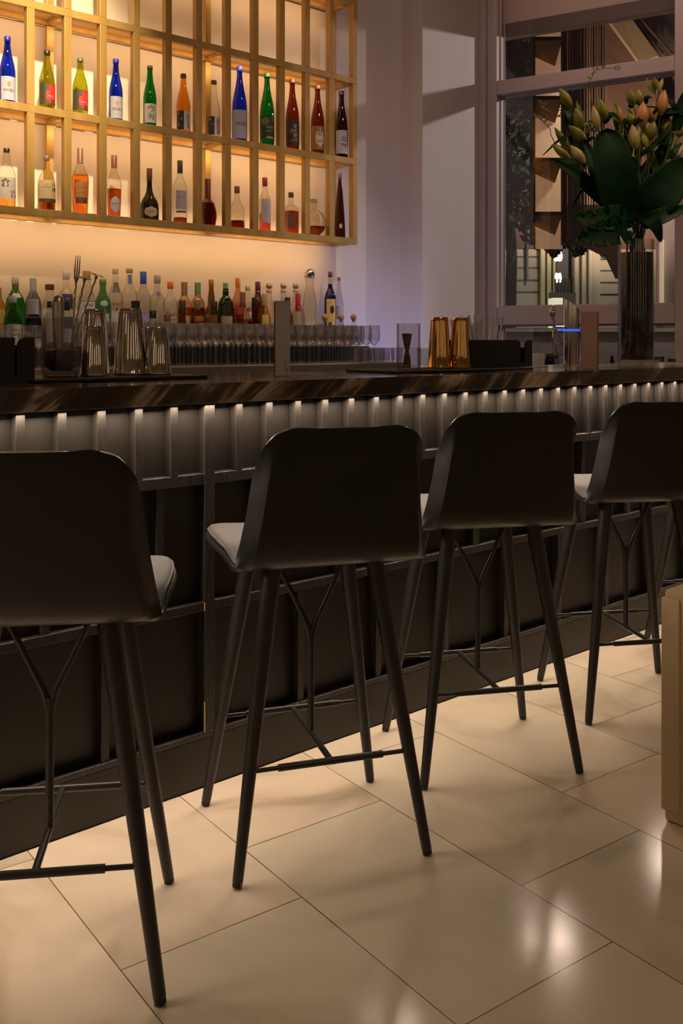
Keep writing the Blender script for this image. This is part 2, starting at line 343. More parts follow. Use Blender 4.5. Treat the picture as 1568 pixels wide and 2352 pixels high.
# low cabinet under the window
ca = thing('window_side_cabinet', 'low dark ledge cabinet set in the window niche behind the bar', 'cabinet')
MB(Wx).box(.25, 2.6, .06, .44, .352, 1.02).build('body', M['cabinet'], ca)
MB(Wx).box(.23, 2.62, .04, .46, 1.021, 1.05).build('top', M['brushed'], ca, bevel=.003)
# ================================================================ SHELF
SV0, SV1 = 4.28, 4.50; SU = [3.871-.1815*i for i in range(0, 18)]
SZ = [1.786, 2.258, 2.736, 3.212]
sh = thing('bottle_shelf', 'wall-hung brass grid shelf glowing with warm light behind the bar', 'shelf')
hw = .018
uL = SU[-1]
top = SZ[-1]+.036
for i, u in enumerate(SU):
    for j in range(3):
        MB().box(u-hw, u+hw, SV0, SV0+.036, SZ[j]+.036, SZ[j+1]).build('front_post', M['brass'], sh, bevel=.0015)
for j, z in enumerate(SZ):
    MB().box(uL-hw, SU[0]+hw, SV0, SV0+.036, z, z+.036).build('front_rail', M['brass'], sh, bevel=.0015)
    MB().box(uL-hw, SU[0]+hw, SV1-.03, SV1, z+.004, z+.032).build('rear_rail', M['brass'], sh, bevel=.0015)
    MB().box(uL, SU[0]-hw, SV0+.037, SV1-.031, z+.026, z+.034).build('shelf_board', M['shelfwood'], sh)
for i in (0, 5, 10, 15):
    u = SU[i]
    for j in range(3):
        MB().box(u-hw, u+hw, SV1-.030, SV1-.001, SZ[j]+.036, SZ[j+1]).build('rear_post', M['brass'], sh, bevel=.0015)
    for z in SZ:
        MB().box(u-hw, u+hw, SV0+.036, SV1-.03, z+.002, z+.024).build('depth_rail', M['brass'], sh, bevel=.0015)
# ================================================================ STOOLS
def lerp_tab(tab, t):
    for (a, *va), (b, *vb) in zip(tab, tab[1:]):
        if t <= b or b == tab[-1][0]:
            q = (t-a)/(b-a); q = max(0, min(1, q)); return [x+(y-x)*q for x, y in zip(va, vb)]
PR = [(-.292, 1.028), (-.288, 1.0), (-.278, .95), (-.262, .87), (-.250, .81), (-.240, .765), (-.229, .735), (-.211, .712), (-.185, .700), (-.15, .697), (-.08, .699), (0, .705), (.08, .708), (.15, .702), (.20, .688), (.215, .680)]
_s = [0]
for a, b in zip(PR, PR[1:]): _s.append(_s[-1]+math.dist(a, b))
SL = _s[-1]
FT = [(_s[i], *PR[i]) for i in range(len(PR))]
def prof(s):  # smooth by averaging
    acc = [0, 0]
    for d in (-.02, -.01, 0, .01, .02):
        q = lerp_tab(FT, max(0, min(SL, s+d))); acc[0] += q[0]/5; acc[1] += q[1]/5
    return acc
sb = _s[8]
HWT = [(0, .179), (.10, .190), (.20, .202), (.30, .218), (sb-.02, .2265), (sb+.05, .232), (sb+.14, .243), (sb+.22, .248), (sb+.29, .244), (sb+.35, .232), (SL, .205)]
def half(s):
    h = lerp_tab(HWT, s)[0]
    r = .066
    if s < r: h = h-r+math.sqrt(max(0, r*r-(r-s)**2))
    e = SL-s; r = .10
    if e < r: h = h-r+math.sqrt(max(0, r*r-(r-e)**2))
    return h
def shell_pt(s, w, lift=0.0, inset=0.0):
    f, z = prof(s); h = half(s)-inset; k = max(0, min(1, (sb-s+.012)/.075)); k = k*k*(3-2*k); kt = max(0, min(1, s/.13)); kt = kt*kt*(3-2*kt); kl = max(0, min(1, (s-sb-.02)/.09)); kl = kl*kl*(3-2*kl)
    aw = abs(w)
    f2 = f+k*(.003*aw**2+kt*.046*max(0, (aw-.88)/.12)**1.15); z2 = z+kl*.020*aw**4
    e = .004; a0 = prof(max(0, s-e)); a1 = prof(min(SL, s+e)); d = Vector((a1[0]-a0[0], a1[1]-a0[1])).normalized()
    nx, nz = -d.y, d.x        # inward / upward normal
    if nz < 0 and s > sb: nx, nz = -nx, -nz
    if s <= sb and nx < 0: nx, nz = -nx, -nz
    return (w*h, f2+nx*lift, z2+nz*lift)
def ribbon(ss, ws, fn):
    vs = [fn(s, w) for s in ss for w in ws]; n = len(ws)
    fs = [(i*n+j, i*n+j+1, (i+1)*n+j+1, (i+1)*n+j) for i in range(len(ss)-1) for j in range(n-1)]
    return vs, fs
ws = [-1, -.985, -.965, -.94, -.92, -.90, -.88, -.85, -.76, -.6, -.4, -.2]; ws = ws+[0]+[-q for q in reversed(ws)]
SSB = [0, .002, .006, .012, .02, .03, .042, .056]+[.056+(SL-.10-.056)*i/34 for i in range(1, 35)]+[SL-.1+.1*math.sin(math.pi/2*i/8) for i in range(1, 9)]
def make_stool():
    t = thing('bar_stool', '', 'bar stool')
    vs, fs = ribbon(SSB, ws, lambda s, w: shell_pt(s, w))
    MB().add(vs, fs).build('shell', M['stool'], t, smooth=True, solid=.013, bevel=.002)
    # seat pad: closed cushion on the seat part
    ps = [sb+.0+(SL-.012-sb)*(.5-.5*math.cos(math.pi*i/24)) for i in range(25)]
    def top_(s, w):
        q = (s-ps[0])/(ps[-1]-ps[0]); e = max(0, min(1, min(q, 1-q)*5)); dm = (1-abs(w)**5)**.5*math.sqrt(max(0, 1-(1-e)**2))
        return shell_pt(s, w, .014+.026*dm, .006)
    def bot_(s, w): return shell_pt(s, w, .008, .006)
    v1, f1 = ribbon(ps, ws, top_); v2, f2 = ribbon(ps, ws, bot_); n = len(ws); N = len(ps); off = len(v1)
    ring = [i for i in range(n)]+[i*n+n-1 for i in range(1, N)]+[(N-1)*n+j for j in range(n-2, -1, -1)]+[i*n for i in range(N-2, 0, -1)]
    side = [(ring[i], ring[(i+1) % len(ring)], ring[(i+1) % len(ring)]+off, ring[i]+off) for i in range(len(ring))]
    pd = MB().add(v1+v2, f1+[tuple(i+off for i in reversed(q)) for q in f2]+side).build('seat_pad', M['pad'], t, smooth=True)
    pts = [Vector(v1[i])+Vector((0, 0, -.001)) for i in ring]; pts.append(pts[0])
    MB().tube(pts, .0032, 6, caps=False).build('piping', M['pad'], pd, smooth=True)
    # back pad on the inner face
    bs = [.02+(sb-.06-.02)*(.5-.5*math.cos(math.pi*i/16)) for i in range(17)]
    def bt(s, w):
        q = (s-bs[0])/(bs[-1]-bs[0]); e = max(0, min(1, min(q, 1-q)*6)); dm = (1-abs(w)**6)**.5*math.sqrt(max(0, 1-(1-e)**2)); return shell_pt(s, w, .008+.012*dm, .012)
    v1, f1 = ribbon(bs, ws, bt); MB().add(v1, f1).build('back_pad', M['pad'], t, smooth=True)
    for sx in (-1, 1):
        for sy in (-1, 1):
            A = Vector((sx*.124, sy*.112, .699)); B = Vector((sx*.2275, sy*.2025, .004))
            pts = [A.lerp(B, q) for q in (0, .03, .35, .7, .985, .985, 1)]
            lg = MB().tube([A.lerp(B, q) for q in (0, .3, .6, .985)], [.0225, .0195, .0160, .0120], 18).build('leg', M['legwood'], t, smooth=True)
            MB().tube([A.lerp(B, .982), B], .0112, 14).build('foot_cap', M['rubber'], lg, smooth=True)
    zb = .24; xx, yy = .191, .171
    for sy in (-1, 1):
        MB().tube([(-xx, sy*yy, zb), (xx, sy*yy, zb)], .0052, 10).tube([(-xx+.065, sy*yy, zb), (xx-.065, sy*yy, zb)], .0082, 12).build('foot_bar', M['rod'], t, smooth=True)
    MB().tube([(0, -yy, zb), (0, yy, zb)], .0075, 12).build('cross_bar', M['rod'], t, smooth=True)
    y = MB().tube([(0, 0, zb), (0, 0, .50)], [.0085, .0085], 12)
    for sx in (-1, 1):
        pts = [(0, 0, .455), (0.002*sx, 0, .48), (.012*sx, 0, .515), (.060*sx, 0, .612), (.104*sx, 0, .702)]
        y.tube(pts, [.0085, .0085, .0075, .0062, .0062], 10)
    y.build('forked_support', M['rod'], t, smooth=True)
    return t
st0 = make_stool()
stools = [(-.583, 1.947, 7.8, 'black bar stool cut by the left edge, nearest the camera'),
          (-.076, 2.419, 17.8, 'black bar stool with a chipped rear leg foot, second from the left'),
          (.402, 2.880, 12.2, 'black bar stool standing third from the left, right of the chipped stool'),
          (.9685, 3.32, 10.2, 'black bar stool cut by the right edge beside the low beige block'),
          (1.50, 3.80, 10.0, 'farthest bar stool, only its legs and foot bar showing behind the beige block')]
for i, (X, Y, a, lab) in enumerate(stools):
    o = st0 if i == 0 else copy_tree(st0)
    p = c2w(X, Y); o.location = (p.x, p.y, 0); o.rotation_euler = (0, 0, math.radians(48.68+a-90)); o['label'] = lab; o['group'] = 'bar stools along the counter'
    if i == 1:
        mb = MB(); A = Vector((-.124, -.112, .699)); B = Vector((-.2275, -.2025, .004)); q = A.lerp(B, .975)
        mb.add([(q.x-.002, q.y-.0118, .006), (q.x+.006, q.y-.0112, .006), (q.x+.003, q.y-.0112, .032), (q.x, q.y-.009, .006), (q.x+.004, q.y-.009, .006)], [(0, 1, 2), (0, 2, 3), (1, 4, 2), (3, 4, 1, 0)]).build('chip', M['chip'], o)
# low beige block
bx = c2w(.331*2.463, 2.463)
bb = MB(); NX = 14; NZ = 24
x0, x1, yA, yB, zt = bx.x, bx.x+.55, bx.y-1.1, bx.y, .585
random.seed(3)
bb.box(x0, x1, yA, yB, 0.001, zt)
blk = thing('beige_block', 'low worn beige block standing on the floor at the right edge', 'block')
bb.build('core', M['beige'], blk, bevel=.008, seg=3)
mb = MB().box(x0-.006, x0+.02, yB-.045, yB+.006, .03, zt-.02); mb.build('corner_strip', M['beige'], blk, bevel=.004)

# unseen tube lights added behind the camera for streaks in steel and glass
TUBE_GLOW = pm('added_tube_glow', (1, .9, .75), .5, emit=((1, .72, .45), 3.8))
random.seed(2)
for i, (x, y) in enumerate([(-3.13, 2.6), (-3.13, .4), (-3.13, -1.9), (-1.4, -4.13), (.9, -4.13), (3.2, -4.13), (5.4, -4.13)]):
    t = thing('added_tube_light', 'tall warm tube light added on the %s wall for reflections' % ('left' if x < -3 else 'rear'), 'added reflection light', (x, y, 1.5), 0, 'added tube lights on the left wall' if x < -3 else 'added tube lights on the rear wall')
    t['label'] = 'unseen warm tube light added on the %s wall for reflections' % ('left' if x < -3 else 'rear')
    MB().lathe([(.035, 0), (.035, 1.3)], 16).build('tube', TUBE_GLOW, t, smooth=True)
    MB().lathe([(.042, -.06), (.042, .0), (.036, .001)], 16).build('holder', M['gold'], t, smooth=True)
# ================================================================ BOTTLES
def prof_of(kind, R, H, rn):
    b = .004
    if kind == 'sake':
        return [(R*.9, 0), (R, b), (R, .47*H), (R*.98, .51*H), (R*.90, .57*H), (R*.76, .64*H), (R*.60, .71*H), (R*.48, .78*H), (rn*1.1, .85*H), (rn, .90*H), (rn, .93*H), (rn*1.15, .935*H), (rn*1.15, .95*H), (rn*.98, .955*H), (rn*.98, .99*H)]
    if kind == 'wine':
        return [(R*.92, 0), (R, b), (R, .56*H), (R*.96, .60*H), (R*.82, .65*H), (R*.58, .69*H), (rn*1.25, .74*H), (rn, .80*H), (rn, .985*H)]
    if kind == 'whisky':
        return [(R*.93, 0), (R, b), (R, .52*H), (R*.97, .58*H), (R*.86, .64*H), (R*.64, .70*H), (rn*1.5, .735*H), (rn*1.25, .76*H), (rn*1.45, .83*H), (rn*1.1, .89*H), (rn, .92*H), (rn, .985*H)]
    if kind == 'tall':
        return [(R*.80, 0), (R*.86, b), (R*.92, .2*H), (R, .50*H), (R, .56*H), (R*.9, .61*H), (R*.62, .67*H), (rn*1.3, .74*H), (rn, .82*H), (rn, .985*H)]
    if kind == 'cognac':
        return [(R*.90, 0), (R*.96, b), (R, .2*H), (R*1.0, .36*H), (R*.93, .42*H), (R*.72, .47*H), (rn*1.35, .52*H), (rn*1.55, .62*H), (rn*1.25, .74*H), (rn, .80*H), (rn, .985*H)]
    if kind == 'squat':
        return [(R*.92, 0), (R, .008), (R, .26*H), (R*.94, .34*H), (R*.78, .41*H), (R*.50, .48*H), (rn*1.3, .56*H), (rn*1.05, .66*H), (rn, .76*H), (rn, .985*H)]
    if kind == 'facet':
        return [(R*.80, 0), (R*.84, b), (R, .20*H), (R*.98, .30*H), (R*.72, .50*H), (rn*1.4, .56*H), (rn, .62*H), (rn, .985*H)]
    if kind == 'curvy':
        return [(R*.9, 0), (R, b), (R, .12*H), (R*.92, .30*H), (R, .42*H), (R*.85, .52*H), (R*.5, .62*H), (rn*1.2, .72*H), (rn, .80*H), (rn, .985*H)]
    if kind == 'square':
        return [(R*.93, 0), (R, b), (R, .56*H), (R*.95, .61*H), (R*.70, .66*H), (rn*1.3, .69*H), (rn, .74*H), (rn, .985*H)]
    if kind == 'flask':
        o = []
        for i in range(13):
            a = -math.pi/2*.86+math.pi*.86*i/12*1.04; o.append((R*math.cos(a), .36*H+.36*H*math.sin(a)))
        return [(o[0][0]*.8, 0)]+o+[(rn, .76*H), (rn*1.0, .9*H), (rn*1.4, .985*H)]
    if kind == 'cone':
        return [(R*.95, 0), (R, b), (R*.97, .15*H), (R*.80, .40*H), (R*.60, .62*H), (R*.42, .8*H), (rn, .9*H), (rn, .985*H)]
    if kind == 'carafe':
        return [(R*.95, 0), (R, b), (R*.98, .10*H), (R*.78, .26*H), (R*.74, .32*H), (R*.86, .42*H), (R*.88, .50*H), (R*.70, .66*H), (R*.50, .80*H), (R*.44, .86*H), (R*.62, .96*H), (R*.66, 1.0*H)]
    if kind == 'bell':
        return [(R*.93, 0), (R, b), (R, .42*H), (R*.97, .52*H), (R*.84, .62*H), (R*.55, .70*H), (rn*1.2, .75*H), (rn, .80*H), (rn, .985*H)]
def rad_at(pf, z):
    for (r0, z0), (r1, z1) in zip(pf, pf[1:]):
        if z0 <= z <= z1 and z1 > z0: return r0+(r1-r0)*(z-z0)/(z1-z0)
    return pf[0][0]
def smooth_prof(pf, k=3):
    out = [pf[0]]
    for (a, b), (c, d) in zip(pf, pf[1:]):
        kk = max(k, int((d-b)/.006)) if d-b < .3 else k
        for i in range(1, kk+1): out.append((a+(c-a)*i/kk, b+(d-b)*i/kk))
    for _ in range(3):
        nw = [out[0]]+[((out[i-1][0]+2*out[i][0]+out[i+1][0])/4, out[i][1]) for i in range(1, len(out)-1)]+[out[-1]]; out = nw
    return out
def patch(pf, z0, z1, a0, a1, lift=.0008, n=2.0, rows=6, cols=18, cut=None):
    vs = []; fs = []
    for i in range(rows+1):
        z = z0+(z1-z0)*i/rows
        for j in range(cols+1):
            if cut == 'oval':
                q = (i/rows*2-1); h = math.sqrt(max(0, 1-q*q)); a = (a0+a1)/2+(a1-a0)/2*(j/cols*2-1)*h
            else: a = a0+(a1-a0)*j/cols
            r = rad_at(pf, z)+lift; ca, sa = math.cos(a), math.sin(a); k = 1 if n == 2 else (abs(ca)**n+abs(sa)**n)**(-1/n)
            vs.append((r*k*ca, r*k*sa, z))
    C = cols+1
    for i in range(rows):
        for j in range(cols): fs.append((i*C+j, i*C+j+1, (i+1)*C+j+1, (i+1)*C+j))
    return vs, fs
def wrap_text(s, size, pf, zc, ang, lift=.0016, n=2.0, vertical=False, xo=0.0, sy=1.0):
    vs, fs = text_geo(s, size); out = []
    for x, y, _ in vs:
        if vertical: x, y = -y, x
        x += xo; y *= sy
        z = zc+y; r = rad_at(pf, z)+lift; a = ang+x/r; ca, sa = math.cos(a), math.sin(a); k = 1 if n == 2 else (abs(ca)**n+abs(sa)**n)**(-1/n)
        out.append((r*k*ca, r*k*sa, z))
    return out, fs
FACE = -math.pi/2
def bottle(name, label, x, ty, v, zb, kind, wpx, glass, cap, capz=.86, rn=.0135, liquid=None, lab=None, texts=(), n=2.0, cat='bottle', group=None, decor=(), capr=1.15, face=FACE, edge=.62, body=0.0, capmetal=0):
    u, vv, d = at_v(x, v); H = zz(ty, d)-zb; R = wpx/2*d/F
    if face == FACE: face = math.atan2(-vv, -u)+.20
    t = thing(name, label, cat, (u, vv, zb), 0, group)
    pf = smooth_prof(prof_of(kind, R, H, rn))
    MB().lathe(pf, 32, n=n).build('glass_body', gmat(glass, edge, body), t, smooth=True)
    if liquid:
        lc, lv = liquid; zl = lv*H
        lp = [(max(.002, r-.0025), z) for r, z in pf if z < zl and z > .006]; lp = [(lp[0][0]*.9, .006)]+lp+[(max(.002, rad_at(pf, zl)-.0025), zl)]
        MB().lathe(lp, 28, n=n).build('liquid', gmat(lc, .6), t, smooth=True)
    if cap:
        zc = capz*H
        cp = [(rad_at(pf, max(zc, 0))+.0012 if kind not in ('flask', 'carafe') else rn*capr, zc), (rn*capr, zc+.004), (rn*capr, H-.002), (rn*capr*.9, H), (0.0005, H)]
        MB().lathe(cp, 20).build('cap', cmat(cap, .4, capmetal), t, smooth=True)
    if lab:
        la, lb, w, col = lab[:4]; cut = lab[4] if len(lab) > 4 else None
        vs, fs = patch(pf, la*H, lb*H, face-w/2, face+w/2, n=n, cut=cut)
        lo = MB().add(vs, fs).build('label', cmat(col, .6), t, smooth=True)
        for k, tx in enumerate(texts):
            s, size, zf, col2 = tx[:4]; kw = tx[4] if len(tx) > 4 else {}
            vs, fs = wrap_text(s, size, pf, zf*H, face+kw.get('a', 0), n=n, vertical=kw.get('v', False), sy=kw.get('sy', 1))
            MB().add(vs, fs).build('lettering', cmat(col2, .6), lo)
        for dc in decor:   # coloured shapes printed on the label: zone in H fractions, angles, colour, cut
            za, zb2, a0, a1, c3 = dc[:5]; vs, fs = patch(pf, za*H, zb2*H, face+a0, face+a1, n=n, lift=.0012, cut=dc[5] if len(dc) > 5 else None)
            MB().add(vs, fs).build('print', cmat(c3, .6), lo)
    return t
BLUE = (.04, .14, .85); GREEN = (.02, .42, .10); BROWN = (.42, .13, .03); DBROWN = (.22, .06, .02); LIME = (.62, .66, .10); CLR = (.92, .92, .9)
K = (.01, .01, .01); WH = (.58, .56, .60); GD = (.5, .35, .10); RD = (.5, .02, .02)
g1, g2 = 'sake bottles on the middle shelf', 'spirit bottles on the lowest shelf'
zt, zl = SZ[1]+.037, SZ[0]+.037; sv = 4.375
NB = dict(face=FACE+.1)
def nobu(x, y, w, lab, rr=.013): return bottle('sake_bottle', lab, x, y, sv, zt, 'sake', w, BLUE, (.02, .03, .45), .93, rr, lab=(.06, .40, 2.1, (.42, .45, .62)), texts=(('NOBU', .018, .20, (.06, .05, .12)), ('—', .010, .12, (.2, .18, .3))), decor=((.25, .33, -.22, .22, (.75, .24, .05), 'oval'),), group=g1, body=.25)
nobu(17, 84, 36, 'cobalt blue sake bottle with white sun label, at the left edge of the photo')
bottle('sake_bottle', 'yellow green sake bottle with white paper seal over its black cap', 108, 117, sv, zt, 'sake', 36, LIME, K, .93, .013, lab=(.10, .44, 2.5, (.05, .04, .02)), texts=(('hana', .012, .24, WH, {'a': .25}),), decor=((.13, .43, .05, 1.15, (.62, .03, .03)), (.16, .34, -.35, .1, (.62, .03, .03), 'oval'), (.12, .2, .2, .9, (.05, .04, .02), 'oval')), group=g1, body=.15)
bottle('sake_bottle', 'yellow green sake bottle with bare dark cap and black and red label', 184, 134, sv, zt, 'sake', 35, LIME, (.12, .12, .12), .945, .013, lab=(.10, .44, 2.5, (.05, .04, .02)), texts=(('hana', .012, .24, WH, {'a': .25}),), decor=((.13, .43, .05, 1.15, (.62, .03, .03)), (.16, .34, -.35, .1, (.62, .03, .03), 'oval'), (.12, .2, .2, .9, (.05, .04, .02), 'oval')), group=g1, body=.15)
nobu(266, 136, 31, 'cobalt blue sake bottle of the small size, between a yellow green and a green bottle')
bottle('sake_bottle', 'small green sake bottle with white label of black brush writing', 344, 151, sv, zt, 'sake', 30, GREEN, (.25, .16, .08), .955, .013, lab=(.08, .38, 2.2, WH), texts=(('今', .040, .29, K), ('海', .036, .17, K)), group=g1, body=.2)
bottle('sake_bottle', 'amber plum wine bottle with black cap and black and white label', 421, 170, sv, zt, 'sake', 31, (.85, .48, .10), K, .94, .0135, lab=(.06, .37, 2.6, WH), texts=(('大福酒', .020, .22, (.2, .2, .25), {'a': .5, 'v': True}),), decor=((.06, .37, -1.3, -.1, (.03, .03, .035)), (.30, .34, -1.0, -.75, (.5, .12, .1), 'oval'), (.22, .26, -.6, -.35, (.5, .4, .1), 'oval'), (.12, .16, -1.0, -.75, (.5, .4, .3), 'oval'), (.08, .14, .35, .8, (.55, .15, .05), 'oval')), group=g1, body=.1)
bottle('sake_bottle', 'clear plum wine bottle with black and white label', 491, 185, sv, zt, 'sake', 28, (.93, .90, .86), K, .94, .0135, lab=(.06, .37, 2.6, WH), texts=(('大福酒', .020, .22, (.2, .2, .25), {'a': .5, 'v': True}),), decor=((.06, .37, -1.3, -.1, (.03, .03, .035)), (.30, .34, -1.0, -.75, (.5, .4, .1), 'oval'), (.22, .26, -.6, -.35, (.5, .12, .1), 'oval'), (.08, .14, .35, .8, (.4, .15, .1), 'oval')), group=g1)
bottle('sake_bottle', 'large cobalt blue sake bottle with pale lilac label, beside the large green one', 550, 153, sv, zt, 'sake', 34, BLUE, (.02, .03, .45), .93, .0145, lab=(.05, .42, 2.4, (.36, .38, .56)), texts=(('NOBU', .026, .24, (.06, .05, .12), {'a': .15}), ('———', .010, .17, (.15, .15, .3), {'a': .15})), decor=((.29, .36, .02, .38, (.70, .33, .08), 'oval'),), group=g1, body=.25)
bottle('sake_bottle', 'large green sake bottle with dark label of a mountain drawing', 613, 169, sv, zt, 'sake', 33, GREEN, (.01, .12, .03), .95, .0145, lab=(.10, .42, 2.6, (.025, .05, .025)), texts=(('NOBU', .019, .26, (.5, .5, .4), {'a': .3}), ('THE SAKE', .013, .21, (.5, .5, .4), {'a': .3})), decor=((.28, .40, -1.0, .1, (.16, .20, .08), 'oval'), (.11, .14, -.4, 1.0, (.35, .4, .25), 'oval')), group=g1, body=.2)
bottle('sake_bottle', 'large brown sake bottle with black label bearing white and gold characters', 671, 183, sv, zt, 'sake', 31, BROWN, (.08, .03, .02), .95, .0145, lab=(.08, .42, 2.5, (.03, .025, .02)), texts=(('北雪大吟', .026, .25, WH, {'a': .35, 'v': True}), ('金', .03, .27, GD, {'a': -.25}), ('印', .018, .14, (.6, .25, .05), {'a': -.25})), group=g1, body=.05)
bottle('sake_bottle', 'large brown sake bottle with round white mark and black characters', 729, 197, sv, zt, 'sake', 31, BROWN, (.08, .03, .02), .95, .0145, lab=(.08, .41, 2.5, (.30, .14, .05)), texts=(('北', .042, .31, K, {'a': .2}), ('雪', .042, .18, K, {'a': .2})), decor=((.11, .38, -.5, .9, (.58, .52, .42), 'oval'),), group=g1, body=.05)
bottle('sake_bottle', 'large dark brown sake bottle with white label, rightmost on the middle shelf', 784, 210, sv, zt, 'sake', 29, DBROWN, (.05, .02, .015), .95, .0145, lab=(.08, .42, 2.4, (.40, .42, .52)), texts=(('北', .036, .29, K, {'a': .2}), ('雪', .036, .19, K, {'a': .2})), group=g1)
# lowest shelf
bottle('whisky_bottle', 'clear whisky bottle with tall white label of black brush characters, left edge', 15, 341, sv, zl, 'whisky', 41, CLR, K, .93, .0125, liquid=((.95, .62, .30), .42), lab=(.14, .50, 2.4, (.55, .50, .50)), texts=(('倉', .042, .40, K, {'a': -.3}), ('吉', .036, .22, K, {'a': .6})), group=g2)
bottle('whisky_bottle', 'round-shouldered whisky bottle with cream label and black characters', 107, 358, sv, zl, 'bell', 40, (.88, .82, .70), (.16, .12, .10), .92, .0125, liquid=((.70, .38, .12), .50), lab=(.22, .55, 2.4, (.42, .34, .20)), texts=(('山', .024, .48, K, {'a': .7}), ('崎', .024, .38, K, {'a': .7}), ('THE', .008, .47, (.2, .12, .05), {'a': -.2}), ('WHISKY', .010, .42, (.2, .12, .05), {'a': -.2})), decor=((.16, .22, -1.2, 1.2, (.05, .03, .02)),), group=g2)
bottle('spirit_bottle', 'tall amber spirit bottle with long copper capsule and square brown label', 184, 341, sv, zl, 'tall', 40, (.93, .88, .80), (.20, .09, .05), .78, .0125, liquid=((.90, .50, .16), .60), lab=(.16, .48, 1.5, (.34, .14, .04)), texts=(('————', .012, .40, (.15, .05, .02)), ('————', .012, .32, (.15, .05, .02))), decor=((.16, .25, -.75, .75, (.10, .035, .02)),), group=g2)
bottle('cognac_bottle', 'orange cognac bottle with pear neck and oval white label', 262, 357, sv, zl, 'tall', 34, (.93, .88, .82), (.22, .07, .05), .80, .0125, liquid=((.74, .32, .10), .46), lab=(.07, .34, 1.5, (.50, .45, .52), 'oval'), texts=(('COGNAC', .010, .22, (.3, .1, .1)), ('—', .01, .15, (.3, .1, .1))), group=g2)
bottle('liqueur_bottle', 'squat dark green liqueur bottle with oval cream label and red capsule', 343, 387, sv, zl, 'squat', 43, (.10, .11, .03), (.13, .04, .02), .76, .0125, lab=(.06, .27, 1.5, (.50, .42, .28), 'oval'), texts=(('DOM', .012, .165, (.25, .15, .05)),), group=g2)
bottle('brandy_bottle', 'clear brandy bottle with dark capsule and white label, little liquid left', 413, 369, sv, zl, 'wine', 33, CLR, (.04, .035, .03), .80, .0125, liquid=((.50, .20, .06), .10), lab=(.22, .52, 1.6, (.42, .40, .48)), texts=(('Brandy', .012, .42, (.2, .15, .3)), ('✽', .014, .48, (.5, .2, .1), {'a': .5})), decor=((.17, .20, -.7, .7, (.10, .07, .04)),), group=g2)
bottle('whisky_bottle', 'dark amber faceted whisky bottle with black and red capsule', 476, 411, sv, zl, 'facet', 36, (.72, .40, .16), (.10, .02, .02), .60, .0125, liquid=((.40, .08, .02), .50), n=5, group=g2)
bottle('liqueur_bottle', 'clear curvy bottle with wax seal and dark liquid at the bottom', 544, 428, sv, zl, 'curvy', 36, (.93, .89, .82), (.15, .05, .03), .84, .0130, liquid=((.35, .10, .03), .20), decor=(), group=g2)
bottle('spirit_bottle', 'slender clear bottle of red spirit with grey label', 608, 408, sv, zl, 'wine', 27, (.93, .89, .84), (.26, .02, .02), .84, .0125, liquid=((.86, .32, .20), .34), lab=(.16, .60, 1.7, (.36, .33, .38)), texts=(('Rose', .014, .42, (.3, .2, .3), {'v': True}),), group=g2)
bottle('whisky_bottle', 'short square whisky bottle with dark stopper and red liquid', 668, 442, sv, zl, 'square', 30, (.93, .88, .82), (.10, .05, .03), .88, .0130, liquid=((.62, .22, .09), .55), n=5, lab=(.16, .48, 1.2, (.12, .05, .03)), texts=(('Bar', .014, .34, (.5, .1, .05)),), group=g2)
bottle('decanter', 'round clear flask decanter with dark liquid and flat stopper', 721, 457, sv, zl, 'flask', 56, (.93, .90, .82), (.35, .33, .25), .90, .0160, liquid=((.46, .17, .05), .26), capr=1.4, cat='decanter', group=g2)
bottle('mezcal_bottle', 'tall brown conical bottle with round stopper and small white seal', 780, 398, sv, zl, 'cone', 26, (.28, .10, .03), (.10, .07, .04), .90, .0085, lab=(.15, .23, .6, (.5, .48, .4), 'oval'), capr=1.4, group=g2)
# ---- bottles on the steps of the back counter: (x, top y, kind, width, glass, cap, label, extras)
z2, v2, z1, v1 = 1.256, 4.43, 1.186, 4.26
gA, gB = 'bottles on the upper step of the back bar', 'bottles on the lower step of the back bar'
def rowA(name, ttl, x, y, *a, **k): return bottle(name, ttl, x, y, v2, z2, *a, group=gA, **k)
def rowB(name, ttl, x, y, *a, **k): return bottle(name, ttl, x, y, v1, z1, *a, group=gB, **k)
SIL = (.45, .43, .40)
rowA('liqueur_bottle', 'amber liqueur bottle with yellow label half cut by the left edge', -4, 660, 'bell', 34, (.85, .60, .2), (.4, .2, .1), .8, lab=(.2, .5, 1.6, (.55, .42, .1)))
rowA('gin_bottle', 'large green gin bottle with silver capsule, behind the small one', 35, 636, 'bell', 44, (.16, .50, .12), SIL, .86, .0150, lab=(.62, .70, 1.2, (.5, .45, .3)), decor=((.78, .86, -.4, .5, (.3, .05, .03), 'oval'),), body=.1)
rowA('vodka_bottle', 'grey blue vodka bottle with grey capsule, right of the large green bottle', 76, 639, 'bell', 38, (.42, .48, .62), (.22, .22, .26), .74, .0135, lab=(.1, .55, .9, (.45, .45, .5)), body=.1)
rowA('tequila_bottle', 'clear bottle with wide brown cork stopper', 114, 653, 'square', 34, CLR, (.16, .07, .03), .88, .0190, lab=(.10, .40, 1.3, (.45, .40, .35)))
rowA('gin_bottle', 'clear gin bottle with navy square label and clear long neck', 152, 622, 'square', 36, CLR, SIL, .86, .0145, lab=(.38, .62, 1.5, (.02, .03, .07)), texts=(('GIN', .012, .54, WH), ('———', .010, .46, WH)), decor=((.0, .25, -1, 1, (.03, .04, .08)),))
rowA('vermouth_bottle', 'clear wide bottle with tan stopper and large white framed label behind the spoons', 199, 622, 'bell', 40, (.9, .88, .84), (.45, .26, .12), .86, .0175, lab=(.08, .52, 1.9, (.60, .57, .52)), texts=(('LUXE', .022, .44, K), ('———', .012, .2, K)), decor=((.09, .10, -.9, .9, K), (.50, .51, -.9, .9, K)))
